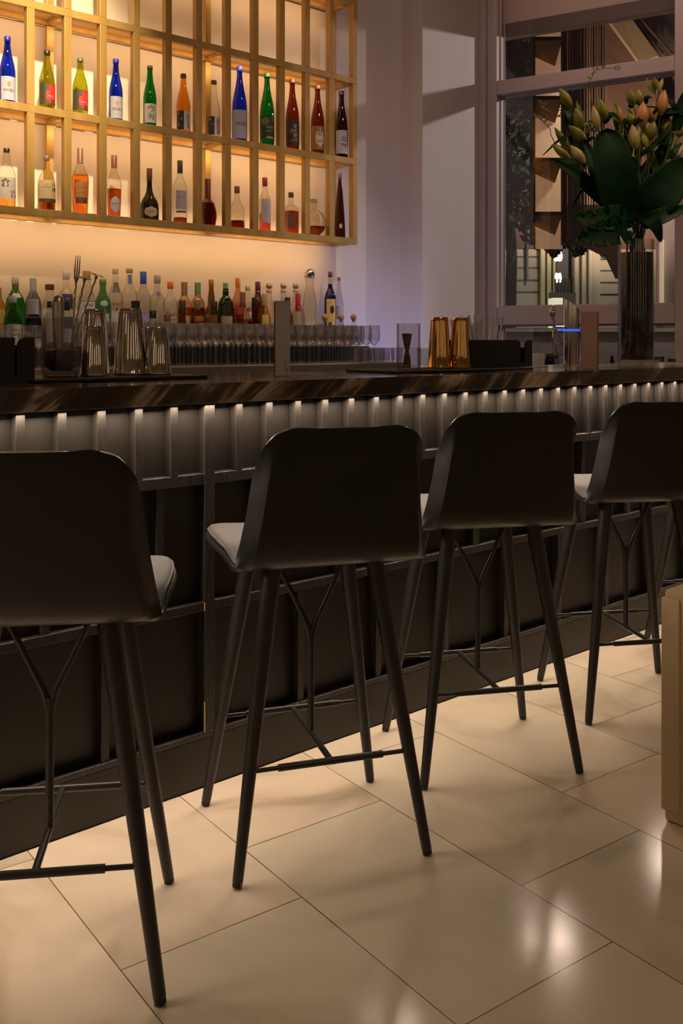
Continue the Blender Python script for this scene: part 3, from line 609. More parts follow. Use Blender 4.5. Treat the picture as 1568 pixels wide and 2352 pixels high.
rowA('gin_bottle', 'pale green gin bottle with rounded shoulders and white neck', 236, 641, 'bell', 38, (.30, .60, .38), (.10, .22, .08), .90, .0155, lab=(.0, .35, 1.2, (.40, .46, .42)), decor=((.48, .60, -.5, .5, (.25, .45, .28), 'oval'),), body=.15)
rowA('tequila_bottle', 'clear bottle with white cap and arched black lettering', 265, 617, 'bell', 34, CLR, (.5, .42, .32), .92, .0135, lab=(.06, .32, 1.2, (.50, .47, .44), 'oval'), texts=(('SELECT', .017, .44, K), ('✹', .022, .36, K)), decor=((.62, .78, -.7, .7, (.08, .07, .06)),))
rowA('vodka_bottle', 'clear bottle with metal clip stopper and blue neck label', 297, 617, 'wine', 36, CLR, (.30, .30, .30), .93, .0150, lab=(.76, .90, 1.2, (.10, .16, .36)))
rowA('vodka_bottle', 'frosted bottle with bright blue cap', 329, 624, 'wine', 34, (.84, .84, .86), (.02, .06, .40), .80, .0145, lab=(.12, .30, 1.5, (.30, .30, .48)), texts=(('V', .02, .22, WH),), body=.1)
rowA('vodka_bottle', 'clear vodka bottle with round blue seal and tall capital letters', 361, 632, 'square', 34, (.88, .86, .84), (.30, .24, .22), .86, .0150, lab=(.62, .72, .9, (.03, .04, .16), 'oval'), texts=(), decor=())
rowA('vodka_bottle', 'clear bottle with orange red cap and script lettering', 391, 647, 'wine', 34, CLR, (.60, .13, .03), .86, .0140, lab=(.20, .48, 1.7, (.48, .38, .28)), texts=(("Tito's", .030, .36, (.10, .04, .02)), ('Handmade', .012, .26, (.10, .04, .02))))
rowA('whisky_bottle', 'whisky bottle with black and brown neck band, right of the orange capped bottle', 423, 648, 'wine', 32, (.90, .72, .45), (.14, .06, .04), .74, .0145, liquid=((.75, .35, .1), .5), lab=(.10, .34, 1.5, (.45, .32, .18)))
rowA('whisky_bottle', 'whisky bottle with green neck label and dark red shoulder', 454, 649, 'wine', 32, (.85, .60, .35), (.06, .12, .05), .74, .0145, liquid=((.45, .10, .03), .5), lab=(.1, .34, 1.5, (.4, .3, .2)))
rowA('brandy_bottle', 'olive bottle with orange topped cap and bulbous neck', 485, 642, 'cognac', 34, (.42, .32, .08), (.36, .12, .03), .88, .0125, lab=(.1, .34, 1.5, (.45, .4, .3)))
rowA('whisky_bottle', 'dark green whisky bottle with green capsule', 518, 650, 'whisky', 36, (.03, .18, .06), (.02, .14, .05), .84, .0125, lab=(.08, .34, 1.6, (.5, .48, .44)))
rowA('rum_bottle', 'tall bottle with orange cap and reddish label', 546, 639, 'tall', 30, (.85, .60, .45), (.45, .14, .04), .84, .0125, liquid=((.6, .15, .05), .45), lab=(.34, .52, 1.5, (.36, .05, .03)))
rowA('rum_bottle', 'small clear bottle with gold cap between two taller bottles', 569, 657, 'square', 24, CLR, (.40, .28, .12), .90, .0130, lab=(.15, .45, 1.4, (.5, .45, .4)), decor=((.45, .55, -.4, .4, (.2, .05, .03), 'oval'),))
rowA('bourbon_bottle', 'dark red bourbon bottle with black capsule and white neck label', 592, 647, 'wine', 30, (.35, .05, .03), (.06, .02, .015), .82, .0135, lab=(.80, .90, 1.0, (.5, .45, .4)))
for i, (x, lb) in enumerate(((618, 'clear tequila bottle with round textured stopper, leftmost of three alike'), (651, 'clear tequila bottle with round textured stopper, mostly behind the grey menu stand'), (679, 'clear tequila bottle with round textured stopper, beside the glass carafe'))):
    tq = rowA('tequila_bottle', lb, x, 664, 'bell', 34, (.92, .88, .84), (.40, .28, .20), .92, .0150, lab=(.80, .92, .9, (.5, .42, .34)))
    d = at_v(x, v2)[2]; hh = zz(664, d)-z2
    MB().lathe([(.001, hh+.0), (.012, hh+.003), (.018, hh+.014), (.018, hh+.022), (.012, hh+.034), (.001, hh+.038)], 14, n=3).build('stopper', cmat((.42, .32, .24), .3, .3), tq, smooth=True)
cf = rowA('carafe', 'tall glass carafe with steel ball stopper', 711, 634, 'carafe', 37, (.93, .90, .88), None, edge=.35, cat='carafe')
d = at_v(711, v2)[2]; hh = zz(634, d)-z2
MB().lathe([(.001, hh-.012)]+[(.030*math.cos(a), hh+.012+.030*math.sin(a)) for a in [(-.9+i*.2)*1.0 for i in range(12)]]+[(.0005, hh+.0425)], 24).build('stopper', M['steel'], cf, smooth=True)
rowA('liqueur_bottle', 'slim cobalt bottle with yellow and black label, right of the carafe', 758, 624, 'wine', 27, (.03, .03, .30), (.10, .05, .02), .93, .0115, lab=(.08, .56, 1.7, (.55, .42, .12)), decor=((.32, .46, -.2, .5, K, 'oval'), (.10, .2, -.5, .1, (.1, .05, .02), 'oval'), (.80, .91, -1.2, 1.2, (.5, .40, .2))), body=.05)
rowA('spirit_bottle', 'slim clear bottle with red foil top, at the right end of the upper step', 778, 637, 'sake', 21, (.80, .82, .86), (.28, .06, .04), .94, .0095, lab=(.26, .50, 1.6, (.38, .42, .48)))
# front row
rowB('gin_bottle', 'small green gin bottle with silver cap and cream label, in front of the large one', 29, 679, 'bell', 42, (.14, .48, .10), SIL, .86, .0150, lab=(.04, .44, 1.7, (.52, .50, .40)), texts=(('Gin', .022, .34, (.15, .2, .08)), ('LONDON', .010, .24, K)), body=.1)
rowB('vodka_bottle', 'dark grey blue bottle with wide silver cap', 76, 688, 'bell', 40, (.14, .15, .22), SIL, .62, .0220, lab=(.0, .18, 1.7, (.45, .45, .5)))
rowB('tequila_bottle', 'short clear bottle with black square cap below the cork bottle', 114, 692, 'bell', 34, CLR, K, .86, .0110, lab=(.1, .4, 1.2, (.4, .38, .36)))
rowB('gin_bottle', 'clear bottle with dark blue stopper beside the mixing glass', 152, 692, 'square', 34, CLR, (.02, .02, .04), .80, .0160, lab=(.1, .4, 1.2, (.3, .32, .4)))
rowB('spirit_bottle', 'clear bottle with tall black stopper rising behind the tallest shaker', 311, 691, 'wine', 34, CLR, K, .76, .0185)
rowB('spirit_bottle', 'short bottle with black knob stopper, between shaker and glasses', 351, 713, 'bell', 34, (.9, .86, .8), K, .78, .0150)
rowB('spirit_bottle', 'short bottle with small brown stopper beside the first wine glasses', 384, 722, 'bell', 32, (.9, .8, .6), (.16, .06, .03), .78, .0140, liquid=((.8, .4, .12), .5))
rowB('rum_bottle', 'brown stoneware style bottle with loop handle and dark cork', 418, 690, 'squat', 42, (.50, .24, .08), (.05, .03, .025), .72, .0150, lab=(.1, .4, 1.5, (.35, .2, .08), 'oval'))
rowB('whisky_bottle', 'round amber bottle with silver grey stopper and round label', 453, 690, 'bell', 38, (.90, .70, .4), (.18, .16, .12), .80, .0150, liquid=((.75, .38, .1), .55), lab=(.1, .5, 1.4, (.55, .42, .22), 'oval'))
rowB('whisky_bottle', 'dark round whisky bottle with black stopper in front of the olive bottle', 491, 692, 'bell', 36, (.60, .40, .2), K, .78, .0155, liquid=((.55, .24, .08), .5))
rowB('whisky_bottle', 'clear round bottle with black stopper in front of the dark green bottle', 523, 692, 'bell', 38, (.85, .78, .62), (.03, .03, .025), .78, .0160, liquid=((.6, .3, .1), .4))
rowB('tequila_bottle', 'pear shaped bottle with tall brown capsule', 557, 671, 'tall', 34, (.90, .78, .6), (.20, .08, .04), .70, .0135, liquid=((.85, .5, .2), .5))
rowB('bourbon_bottle', 'squat dark red bottle with black cap', 584, 683, 'facet', 34, (.55, .14, .04), K, .78, .0125, liquid=((.5, .1, .03), .5), n=4)
rowB('liqueur_bottle', 'yellow liqueur bottle with gold cap', 607, 675, 'bell', 30, (.85, .66, .15), (.36, .27, .12), .78, .0130, lab=(.35, .6, 1.2, (.5, .36, .12)), body=.1)
rowB('spirit_bottle', 'dark capped bottle just right of the grey menu stand', 660, 683, 'wine', 28, (.7, .6, .5), K, .80, .0135)
rowB('spirit_bottle', 'short clear bottle with bright red capsule', 684, 674, 'bell', 34, CLR, (.42, .015, .015), .66, .0130)
for i, (x, lb) in enumerate(((746, 'clear bottle with round wooden ball stopper, in front of the slim cobalt bottle'), (783, 'clear bottle with round wooden ball stopper, below the red foil bottle'), (812, 'clear bottle with round wooden ball stopper, farthest right by the last wine glass'))):
    tq = rowB('tequila_bottle', lb, x, 735, 'bell', 30, CLR, None)
    d = at_v(x, v1)[2]; hh = zz(735, d)-z1
    MB().lathe([(.009, hh-.012), (.009, hh), (.016, hh+.004), (.019, hh+.016), (.016, hh+.028), (.008, hh+.034), (.001, hh+.035)], 18).build('stopper', M['cork'], tq, smooth=True)
# ================================================================ GLASSWARE ON THE BACK COUNTER
wg = MB().lathe([(.030, 0), (.030, .0015), (.012, .004), (.0042, .010), (.0034, .03), (.0034, .082), (.006, .092), (.020, .104), (.030, .122), (.0325, .145), (.031, .175), (.0275, .205), (.0268, .205), (.030, .175), (.0315, .145), (.029, .123), (.019, .106), (.004, .096), (.001, .095)], 22, caps=False)
wine0 = wg.build('wine_glass', M['clear'], smooth=True)
tag(wine0, 'clear stemmed wine glass among the rows in front of the dark step', 'wine glass', 'wine glasses on the back counter')
first = True; random.seed(11)
for r, vv in enumerate((3.985, 4.06, 4.135)):
    n = 27 if r == 0 else 26
    for i in range(n):
        u = 2.02+r*.022+i*.0665+random.uniform(-.003, .003)
        if u > 3.80: continue
        o = wine0 if first else wine0.copy()
        if not first: COL.objects.link(o)
        first = False; o.location = (u, vv+random.uniform(-.003, .003), 1.096); s = random.uniform(.985, 1.01); o.scale = (s, s, s)
tum = MB().lathe([(.024, 0), (.028, .002), (.033, .08), (.0318, .08), (.027, .010), (.001, .009)], 20, caps=False).build('tumbler', M['clear'], smooth=True)
tag(tum, 'small clear tumbler in the cluster at the right end of the steel counter', 'tumbler', 'tumblers at the end of the back counter')
for i, (u, v) in enumerate([(3.66, 3.95), (3.74, 3.94), (3.82, 3.94), (3.89, 3.95), (3.70, 4.02), (3.78, 4.015), (3.86, 4.02), (3.84, 4.10), (3.90, 4.11), (3.22+.36, 3.94)]):
    o = tum if i == 0 else tum.copy()
    if i: COL.objects.link(o)
    o.location = (u, v, 1.096)
tl = [(130, 'tall plain glass left of the mixing glass'), (78, 'tall plain glass behind the left black caddy')]
# short glasses at the left end
sgl = None
for i, (x, y) in enumerate([(60, 760), (88, 757), (12, 765), (210, 750), (235, 748)]):
    u, v, d = at_v(x, 4.02)
    o = wine0.copy(); COL.objects.link(o); o.location = (u, v, 1.096); o.scale = (1, 1, .9)
    o['label'] = ['wine glass seen just right of the left black caddy', 'wine glass seen left of the mixing glass', 'wine glass at the far left behind the black caddy', 'wine glass seen between mixing glass and shakers', 'wine glass seen through the gap before the tallest shaker'][i]
# ================================================================ ON THE BAR
CT = 1.1005
def mat_strip(name, label, x0, x1, v0, v1):
    u0 = at_v(x0, v0)[0]; u1 = at_v(x1, v0)[0]
    return tag(MB().box(u0, u1, v0, v1, CT, CT+.010).build(name, M['rubber'], bevel=.003), label, 'bar mat')
mat_strip('bar_mat', 'long black rubber bar mat under the silver shakers', 78, 478, 2.46, 2.74)
mat_strip('bar_mat', 'black rubber bar mat under the gold shakers', 918, 1225, 2.36, 2.64)
MT = CT+.0105
def put(x, ybase, z=MT):
    d = (EYE-z)*F/(ybase-HY); k = (x-CX)/F; p = c2w(k*d, d); return p.x, p.y, d
def shaker(label, x, v, ty, wpx, m, top=.72):
    u, vv, d = at_v(x, v); H = zz(ty, d)-MT; R = wpx/2*d/F; t = thing('cocktail_shaker', label, 'shaker', (u, vv, MT), 0, 'upturned shaker tins')
    MB().lathe([(R, 0), (R*1.02, .002), (R*1.02, .006), (R*.985, .008), (R*.94, H*.3), (R*.83, H*.7), (R*top, H*.93)], 48, caps=False).build('cup', m, t, smooth=True)
    MB().lathe([(R*top, H*.93), (R*top*1.015, H*.935), (R*top*1.0, H*.95), (R*top*.975, H-.003), (R*top*.93, H), (R*top*.6, H-.002), (.001, H-.002)], 48, caps=False).build('rim', m, t, smooth=True)
shaker('silver shaker tin, back one of the left pair', 218, 2.70, 710, 66, M['steel'])
shaker('small silver shaker tin, front one of the left pair', 216, 2.58, 749, 62, M['steel'], .66)
shaker('tallest silver shaker tin in the middle of the mat', 299, 2.64, 709, 76, M['steel'])
shaker('small silver shaker tin, rightmost on the left mat', 362, 2.58, 752, 62, M['steel'], .68)
shaker('small silver shaker tin between the tallest and the rightmost one', 338, 2.69, 752, 56, M['steel'], .70)
shaker('gold shaker tin, left of the pair beside the cut mixing glass', 1009, 2.50, 729, 53, M['gold'], .76)
shaker('gold shaker tin, right of the pair and touching the straw caddy', 1057, 2.46, 730, 50, M['gold'], .76)
def mixing_glass(label, x, v, ty, wpx):
    u, vv, d = at_v(x, v); H = zz(ty, d)-MT; R = wpx/2*d/F; t = thing('mixing_glass', label, 'mixing glass', (u, vv, MT), 0)
    MB().lathe([(R*.9, 0), (R*.95, .003), (R*.95, H), (R*.90, H), (R*.88, .014), (.001, .012)], 40, caps=False).build('glass_wall', M['crystal'], t, smooth=True)
    seg = 40; rows = 8; vs = []; fs = []
    for j in range(rows+1):
        for i in range(seg):
            a = 2*math.pi*i/seg; r = R*(.965+(.05 if (i+j) % 2 else 0)); vs.append((r*math.cos(a), r*math.sin(a), .012+j*(H*.48-.012)/rows))
    for j in range(rows):
        for i in range(seg):
            k = (i+1) % seg; A, B, C_, D = j*seg+i, j*seg+k, (j+1)*seg+k, (j+1)*seg+i
            fs += ([(A, B, C_), (A, C_, D)] if (i+j) % 2 else [(A, B, D), (B, C_, D)])
    MB().add(vs, fs).build('cut_pattern', M['crystal'], t)
    MB().lathe([(R*.88, .001), (R*.90, .012), (.001, .013)], 40).build('thick_base', gmat((.85, .75, .62), .4), t, smooth=True)
    return (u, vv, R, H)
u, v, R, H = mixing_glass('cut crystal mixing glass full of bar tools at the left', 139, 2.60, 731, 86)
mgw = tag(MB().lathe([(R*.5, .016), (R*.80, .03), (R*.84, .05), (R*.72, .075), (R*.35, .082), (.001, .080)], 14, n=2.6).build('orange_peel', cmat((.02, .012, .008), .5), smooth=False), 'dark clump lying at the bottom of the left mixing glass', 'garnish')
mgw.location = (u, v, MT)
def tool(name, label, pts, rad, mat, cat, head=None):
    t = thing(name, label, cat, (0, 0, 0)); MB().tube(pts, rad, 10).build('handle', mat, t, smooth=True); return t
b0 = Vector((u, v, MT+.02)); dd = at_v(139, 2.60)[2]
def T(x, y, dv=0): p = P(x, y, dd); p.y += dv; return p
tool('muddler', 'thick steel muddler standing in the left mixing glass', [T(135, 845), T(134, 790), T(133, 730), T(134, 695), T(135, 682), T(136, 678)], [.012, .014, .0165, .0165, .013, .006], M['brushed'], 'muddler')
def twisted(name, label, a, bq, headf, cat):
    t = thing(name, label, cat); pts = []; off = []
    A, B = Vector(a), Vector(bq); N = 60
    sd = Vector((.66, -.75, 0))
    for i in range(N+1):
        q = i/N; pts.append(A.lerp(B, q)+Vector((math.cos(q*60)*.0012, math.sin(q*60)*.0012, 0)))
    MB().tube(pts, .0024, 6).build('handle', M['brushed'], t, smooth=True)
    headf(t, B, (B-A).normalized()); return t
def fork_head(t, B, d):
    side = Vector((SA, -CA, 0)); mb = MB()
    mb.tube([B-d*.005, B+d*.012], [.003, .008], 8)
    for s in (-.0065, 0, .0065): mb.tube([B+d*.010+side*s*.8, B+d*.03+side*s, B+d*.075+side*s*.9], [.0022, .0022, .0008], 6)
    mb.build('tines', M['brushed'], t, smooth=True)
def disc_head(t, B, d):
    mb = MB(); mb.tube([B+d*.001, B+d*.0045], [.021, .015], 20); mb.tube([B-d*.01, B+d*.002], [.003, .006], 8); mb.build('disc', M['brushed'], t, smooth=True)
twisted('bar_fork', 'twisted steel bar fork rising tallest from the left mixing glass', T(160, 846), T(186, 645, .03), fork_head, 'bar fork')
twisted('bar_spoon', 'twisted bar spoon with dark disc end, left of the two', T(152, 846), T(200, 640, .015), disc_head, 'bar spoon')
twisted('bar_spoon', 'twisted bar spoon with disc end tilted furthest right', T(148, 848), T(218, 634, -.01), disc_head, 'bar spoon')
u, v, R, H = mixing_glass('cut crystal mixing glass with a jigger inside, left of the gold shakers', 938, 2.50, 743, 57)
jg = tag(MB().lathe([(.014, 0), (.012, .03), (.006, .05), (.012, .075), (.019, .115), (.0175, .115), (.004, .052)], 20, caps=False).build('jigger', cmat((.06, .05, .05), .3, .8), smooth=True), 'dark slender jigger standing inside the right mixing glass', 'jigger'); jg.location = (u-.008, v, MT+.014)
cg = tag(MB().lathe([(.030, 0), (.033, .003), (.036, .075), (.034, .075), (.031, .012), (.001, .01)], 12, caps=False).build('tumbler', M['clear']), 'faceted low tumbler between mixing glass and gold shaker', 'tumbler')
q = at_v(978, 2.58); cg.location = (q[0], q[1], MT)
def menu(label, x0, x1, ty, v, by, rz=0):
    uu, vv, d = at_v((x0+x1)/2, v); H = zz(ty, d)-CT; wd = (x1-x0)*d/F
    t = thing('menu_stand', label, 'menu stand', (uu, vv, CT), math.radians(48.68-90)+rz); return t, H, wd
t, H, wd = menu('pale grey upright menu board with a hooked pen mark, standing on the bar', 632, 665, 691, 2.46, 862)
MB().box(-wd/2, wd/2, -.004, .010, 0, H).build('card', M['card'], t, bevel=.001)
MB().box(-wd/2-.004, -wd/2-.0003, -.004, .045, 0, H-.001).build('edge', M['brown'], t)
pts = [(.028*.35+.004, -.0052, H*.27)]; pts = [(wd*.24, -.0052, H*.20), (wd*.22, -.0052, H*.14), (wd*.26, -.0052, H*.085), (wd*.33, -.0052, H*.06), (wd*.37, -.0052, H*.09)]
MB().tube(pts, .0012, 5).build('hook', M['brushed'], t, smooth=True)
t, H, wd = menu('pinkish brown upright menu board in front of the tap tower', 1334, 1374, 715, 2.30, 850)
MB().box(-wd/2, wd/2-.006, -.004, .004, 0, H).build('card', pm('menu_cover', (.42, .25, .22), .7), t, bevel=.001)
MB().box(wd/2-.0055, wd/2, -.003, .03, 0, H-.002).build('edge', M['brown'], t)
def caddy(label, x0, x1, ty, by, v, skew=0, gap=None):
    u0, vv, d0 = at_v(x0, v); u1, _, d1 = at_v(x1, v); H = zz(ty, d1)-MT if x0 > 500 else zz(ty, d1)-CT; L = u1-u0; dp = .13
    t = thing('bar_caddy', label, 'caddy', (u0, vv, MT if x0 > 500 else CT), 0)
    def plate(name, pts, y0, y1):   # vertical plate with outline pts (x, z)
        n = len(pts); vs = [(x, y0, z) for x, z in pts]+[(x, y1, z) for x, z in pts]
        fs = [tuple(range(n)), tuple(range(2*n-1, n-1, -1))]+[(i, i+n, (i+1) % n+n, (i+1) % n) for i in range(n)]
        MB().add(vs, fs).build(name, M['black'], t)
    def rounded(a, b, ra, rb, z0=0):
        o = [(a, z0), (b, z0)]
        for k in range(7): th = math.pi/2*k/6; o.append((b-rb+rb*math.cos(th), H-rb+rb*math.sin(th)))
        for k in range(7): th = math.pi/2+math.pi/2*k/6; o.append((a+ra+ra*math.cos(th), H-ra+ra*math.sin(th)))
        return o
    g0, g1_ = gap
    plate('front_wall', rounded(0, L*g0, .004, .022), 0, .003); plate('front_wall', rounded(L*g1_, L, .022, .002), 0, .003)
    plate('front_wall', [(L*g0, 0), (L*g1_, 0), (L*g1_, H*.16), (L*g0, H*.16)], 0, .003)
    plate('rear_wall', rounded(0, L, .004, .004), dp, dp+.003)
    MB().box(0, .003, .003, dp, 0, H-.004).build('side_wall', M['black'], t); MB().box(L-.003, L, .003, dp, 0, H-.03).build('side_wall', M['black'], t)
    MB().box(.003, L-.003, .003, dp, 0, .003).build('bottom', M['black'], t)
    MB().box(L*g0-.02, L*g0-.017, .003, dp, .003, H*.8).build('divider', M['black'], t)
    return u0, vv, L, H
u0, vv, L, H = caddy('black bar caddy holding clear straws, beside the gold shakers', 1081, 1222, 781, 843, 2.42, gap=(.80, .87))
tag(MB().box(u0+L*.80, u0+L*.80+.03, vv+.04, vv+.06, MT+.004, MT+.055).build('lime_packet', cmat((.55, .60, .03), .5), bevel=.002), 'small yellow green packet showing in the gap of the straw caddy', 'packet')
random.seed(5)
for i in range(17):
    xs = 1095+i*4.6+random.uniform(-4, 4)
    bx0 = u0+.02+random.uniform(0, .09)+.10*(i/17); by0 = vv+random.uniform(.03, .10)
    lean = -.055+.0075*i if i > 7 else -.07+.004*i
    top = Vector((bx0+lean*.9+random.uniform(-.01, .01), by0+random.uniform(-.02, .02), MT+random.choice([.185, .195, .20, .155])))
    o = MB().tube([(bx0, by0, MT+.006), top], .0038, 10, caps=False).build('drinking_straw', glassy('straw_%d' % i, (.90, .90, .95), .75, gloss=5, body=.8) if i == 0 else bpy.data.materials['straw_0'], smooth=True)
    tag(o, 'clear drinking straw in the bunch standing in the black caddy', 'straw', 'clear straws in the caddy')
caddy('black napkin caddy cut by the left edge of the photo', -60, 80, 775, 878, 2.50, gap=(.66, .70))
# beer tap
u, v, d = at_v(1312, 2.70)
t = thing('beer_tap', 'chrome slant-topped beer tap tower with lever handle and blue light', 'beer tap', (u, v, CT), math.radians(48.68-90))
Rt = 17.5*d/F; H = zz(686, d)-CT
vs = []; fs = []; sg = 32
for z in (0, 1):
    for i in range(sg):
        a = 2*math.pi*i/sg; xx, yy = Rt*math.cos(a), Rt*math.sin(a); vs.append((xx, yy, 0 if z == 0 else H-.027-xx/Rt*.027))
fs = [(i, (i+1) % sg, sg+(i+1) % sg, sg+i) for i in range(sg)]+[tuple(range(2*sg-1, sg-1, -1))[::-1]]
MB().add(vs, fs).build('tower', M['steel'], t, smooth=True)
MB().lathe([(Rt*1.25, 0), (Rt*1.25, .006), (Rt*1.02, .008)], 32).build('base_ring', M['steel'], t, smooth=True)
hz = zz(752, d)-CT
fa = MB().tube([(-Rt*.9, 0, hz), (-.075, 0, hz+.002)], [.010, .009], 14).tube([(-.07, 0, hz), (-.082, -.002, hz-.018), (-.086, -.003, hz-.050)], [.008, .007, .005], 10).build('faucet', M['steel'], t, smooth=True)
MB().tube([(-.074, 0, hz), (-.078, 0, hz+.022), (-.085, 0, hz+.040), (-.088, 0, hz+.060), (-.088, 0, hz+.075), (-.087, 0, hz+.092), (-.086, 0, hz+.104)], [.005, .005, .006, .013, .0145, .010, .003], 16).build('lever', M['steel'], t, smooth=True)
MB().lathe([(Rt*1.03, hz-.018), (Rt*1.03, hz-.008)], 32).build('light_ring', pm('blue_led', (.05, .1, .8), .4, emit=((.02, .10, 1), 1.2)), t, smooth=True)
MB().tube([(-Rt*1.0, 0, hz-.010), (-.064, 0, hz-.012)], .0035, 8).build('light_bar', pm('blue_led_bar', (.05, .1, .8), .4, emit=((.02, .12, 1), 1.6)), t)
# things on the window-side cabinet
def at_n(x, n):
    a, b = ray(x); c = W2(0, 0); nx, ny = -math.sin(WA), math.cos(WA); d = (n+c.x*nx+c.y*ny)/(a*nx+b*ny); return a*d, b*d, d
for nm, lab, x, ty, wpx, g, cp, kind, cat in (
    ('bottle', 'bright green little bottle seen under the window beside the caddy', 1242, 813, 14, (.03, .35, .04), (.03, .3, .05), 'wine', 'bottle'),
    ('jar', 'dark green jar beside the bright green little bottle', 1262, 812, 22, (.08, .16, .12), (.03, .06, .04), 'square', 'jar'),
    ('jar', 'small clear jar with black lid left of the tap tower', 1277, 816, 14, (.8, .8, .8), (.02, .02, .02), 'square', 'jar'),
    ('jar', 'small jar with black lid between menu board and vase', 1405, 817, 10, (.05, .05, .05), (.01, .01, .01), 'square', 'jar'),
    ('jar', 'white sided jar with black lid right of the vase', 1508, 819, 14, (.7, .7, .7), (.02, .02, .02), 'square', 'jar'),
    ('jar', 'dark jar with white stripe near the right window post', 1520, 819, 12, (.3, .3, .3), (.02, .02, .02), 'square', 'jar'),
    ('jar', 'flat dark tin next to the right window post', 1542, 824, 22, (.04, .04, .04), (.02, .02, .02), 'square', 'jar')):
    k = at_n(x, .22); d = k[2]; R = wpx/2*d/F; H = zz(ty, d)-1.051
    t = thing(nm, lab, cat, (k[0], k[1], 1.051)); pf = smooth_prof(prof_of(kind, R, H, R*.7))
    MB().lathe(pf, 20).build('body', gmat(g, .5, .2), t, smooth=True); MB().lathe([(R*.8, H*.75), (R*.8, H), (.001, H)], 16).build('lid', cmat(cp), t, smooth=True)
k = at_n(1233, .16); tag(MB().box(-.036, .036, -.03, .03, 0, zz(812, k[2])-1.051).build('small_box', M['card'], bevel=.002), 'small white box under the window left of the green bottle', 'box').location = (k[0], k[1], 1.0512)
# ================================================================ VASE AND FLOWERS
u, v, dV = at_v(1460, 2.565); RV = 40.5*dV/F; HVs = zz(552, dV)-CT
vz = thing('glass_vase', 'tall dark glass cylinder vase with thick clear base standing on the bar', 'vase', (u, v, CT))
MB().lathe([(RV*.97, 0), (RV, .003), (RV, HVs), (RV-.006, HVs), (RV-.006, .024), (.001, .022)], 56, caps=False).build('glass_wall', M['crystal'], vz, smooth=True)
MB().lathe([(RV-.0065, .0245), (RV-.0065, HVs-.06), (.001, HVs-.06)], 48).build('water', M['water'], vz, smooth=True)
VC = Vector((u, v, CT)); 
def fp(x, y, dd=0.0): return P(x, y, dV+dd)
GL = [pm('leaf_deep', (.0015, .026, .007), .6, spec=.12, var=(8, (.001, .012, .003))), pm('leaf_dark', (.003, .045, .010), .5, spec=.2, var=(8, (.006, .026, .007))), pm('leaf_mid', (.16, .19, .02), .55, spec=.2, var=(12, (.09, .12, .015)))]
STEM = pm('green_stem', (.035, .055, .015), .5); TWIG = pm('brown_twig', (.055, .04, .018), .7)
BUD = [pm('bud_green', (.30, .28, .03), .5, var=(20, (.12, .13, .02)), scl=(1, 1, .3)), pm('bud_orange', (.50, .22, .07), .5, var=(20, (.30, .16, .04)), scl=(1, 1, .3)), pm('bud_cream', (.50, .42, .18), .5, var=(20, (.28, .22, .08)), scl=(1, 1, .3))]
CAMF = Vector((CA, SA, 0)); CAMR = Vector((SA, -CA, 0)); UP = Vector((0, 0, 1))
def leaf(mb, pts, wid, facing, cup=.15, shape='ovate', notch=None, rows=30, cols=8):
    pts = [Vector(p) for p in pts]; n = len(pts)-1
    def cp(t):
        s = t*n; i = min(int(s), n-1); q = s-i; a, b = pts[i], pts[i+1]
        p0 = pts[i-1] if i > 0 else a*2-b; p3 = pts[i+2] if i+2 <= n else b*2-a
        return .5*((2*a)+(b-p0)*q+(2*p0-5*a+4*b-p3)*q*q+(3*a-p0-3*b+p3)*q**3)
    vs = []; fs = []; C = 2*cols+1
    for r in range(rows+1):
        t = r/rows; c = cp(t); d = (cp(min(1, t+.02))-cp(max(0, t-.02))).normalized(); side = d.cross(facing).normalized(); nor = side.cross(d).normalized()
        if shape == 'ovate': w = math.sin(math.pi*min(1, t**.80))**.55 if t < .62 else math.sin(math.pi*.62**.80)**.55*math.sqrt(max(0, 1-((t-.62)/.38)**2.4))
        elif shape == 'blade': w = math.sin(math.pi*min(1, (t*.94+.03)**.6))**.7
        else: w = (1-t**2.2)**.6*min(1, (t+.18)*2.4)
        for j in range(-cols, cols+1):
            q = j/cols; ww = w*wid
            if notch:
                ph = (t*notch+(.35 if j < 0 else 0)) % 1.0
                if abs(q) > .35 and ph < .24: ww *= .42/abs(q) if abs(q) > .42 else 1
                sweep = .25*abs(q)*wid
            else: sweep = 0
            vs.append(c+side*q*ww+nor*(cup*wid*q*q)+d*sweep)
    for r in range(rows):
        for j in range(2*cols): fs.append((r*C+j, r*C+j+1, (r+1)*C+j+1, (r+1)*C+j))
    mb.add(vs, fs)
mouth = VC+Vector((0, 0, HVs))
def plant_leaf(name, label, pts, wid, m, facing=None, stem=True, **k):
    t = thing(name, label, 'leaf', (0, 0, 0)); mb = MB(); leaf(mb, pts, wid, facing or (-CAMF+UP*.25).normalized(), **k)
    mb.build('blade', m, t, smooth=True, solid=.0012)
    o = random.uniform(-.04, .04), random.uniform(-.04, .04)
    b = Vector(pts[0]); MB().tube([VC+Vector((o[0]*.9, o[1]*.9, .03)), VC+Vector((o[0], o[1], HVs*.6)), mouth+Vector((o[0]*.8, o[1]*.8, -.03)), b, b.lerp(Vector(pts[1]), .5)], [.004, .004, .0035, .0032, .002], 8).build('stalk', STEM, t, smooth=True)
    return t
random.seed(21)
plant_leaf('broad_leaf', 'broad upright dark green oval leaf in the centre front of the bouquet', [fp(1432, 512, -.10), fp(1418, 440, -.16), fp(1405, 370, -.17), fp(1392, 298, -.13)], .100, GL[0])
plant_leaf('broad_leaf', 'broad dark green leaf leaning right behind the vase mouth', [fp(1468, 505, -.05), fp(1500, 460, -.10), fp(1540, 420, -.10), fp(1590, 372, -.08)], .098, GL[0])
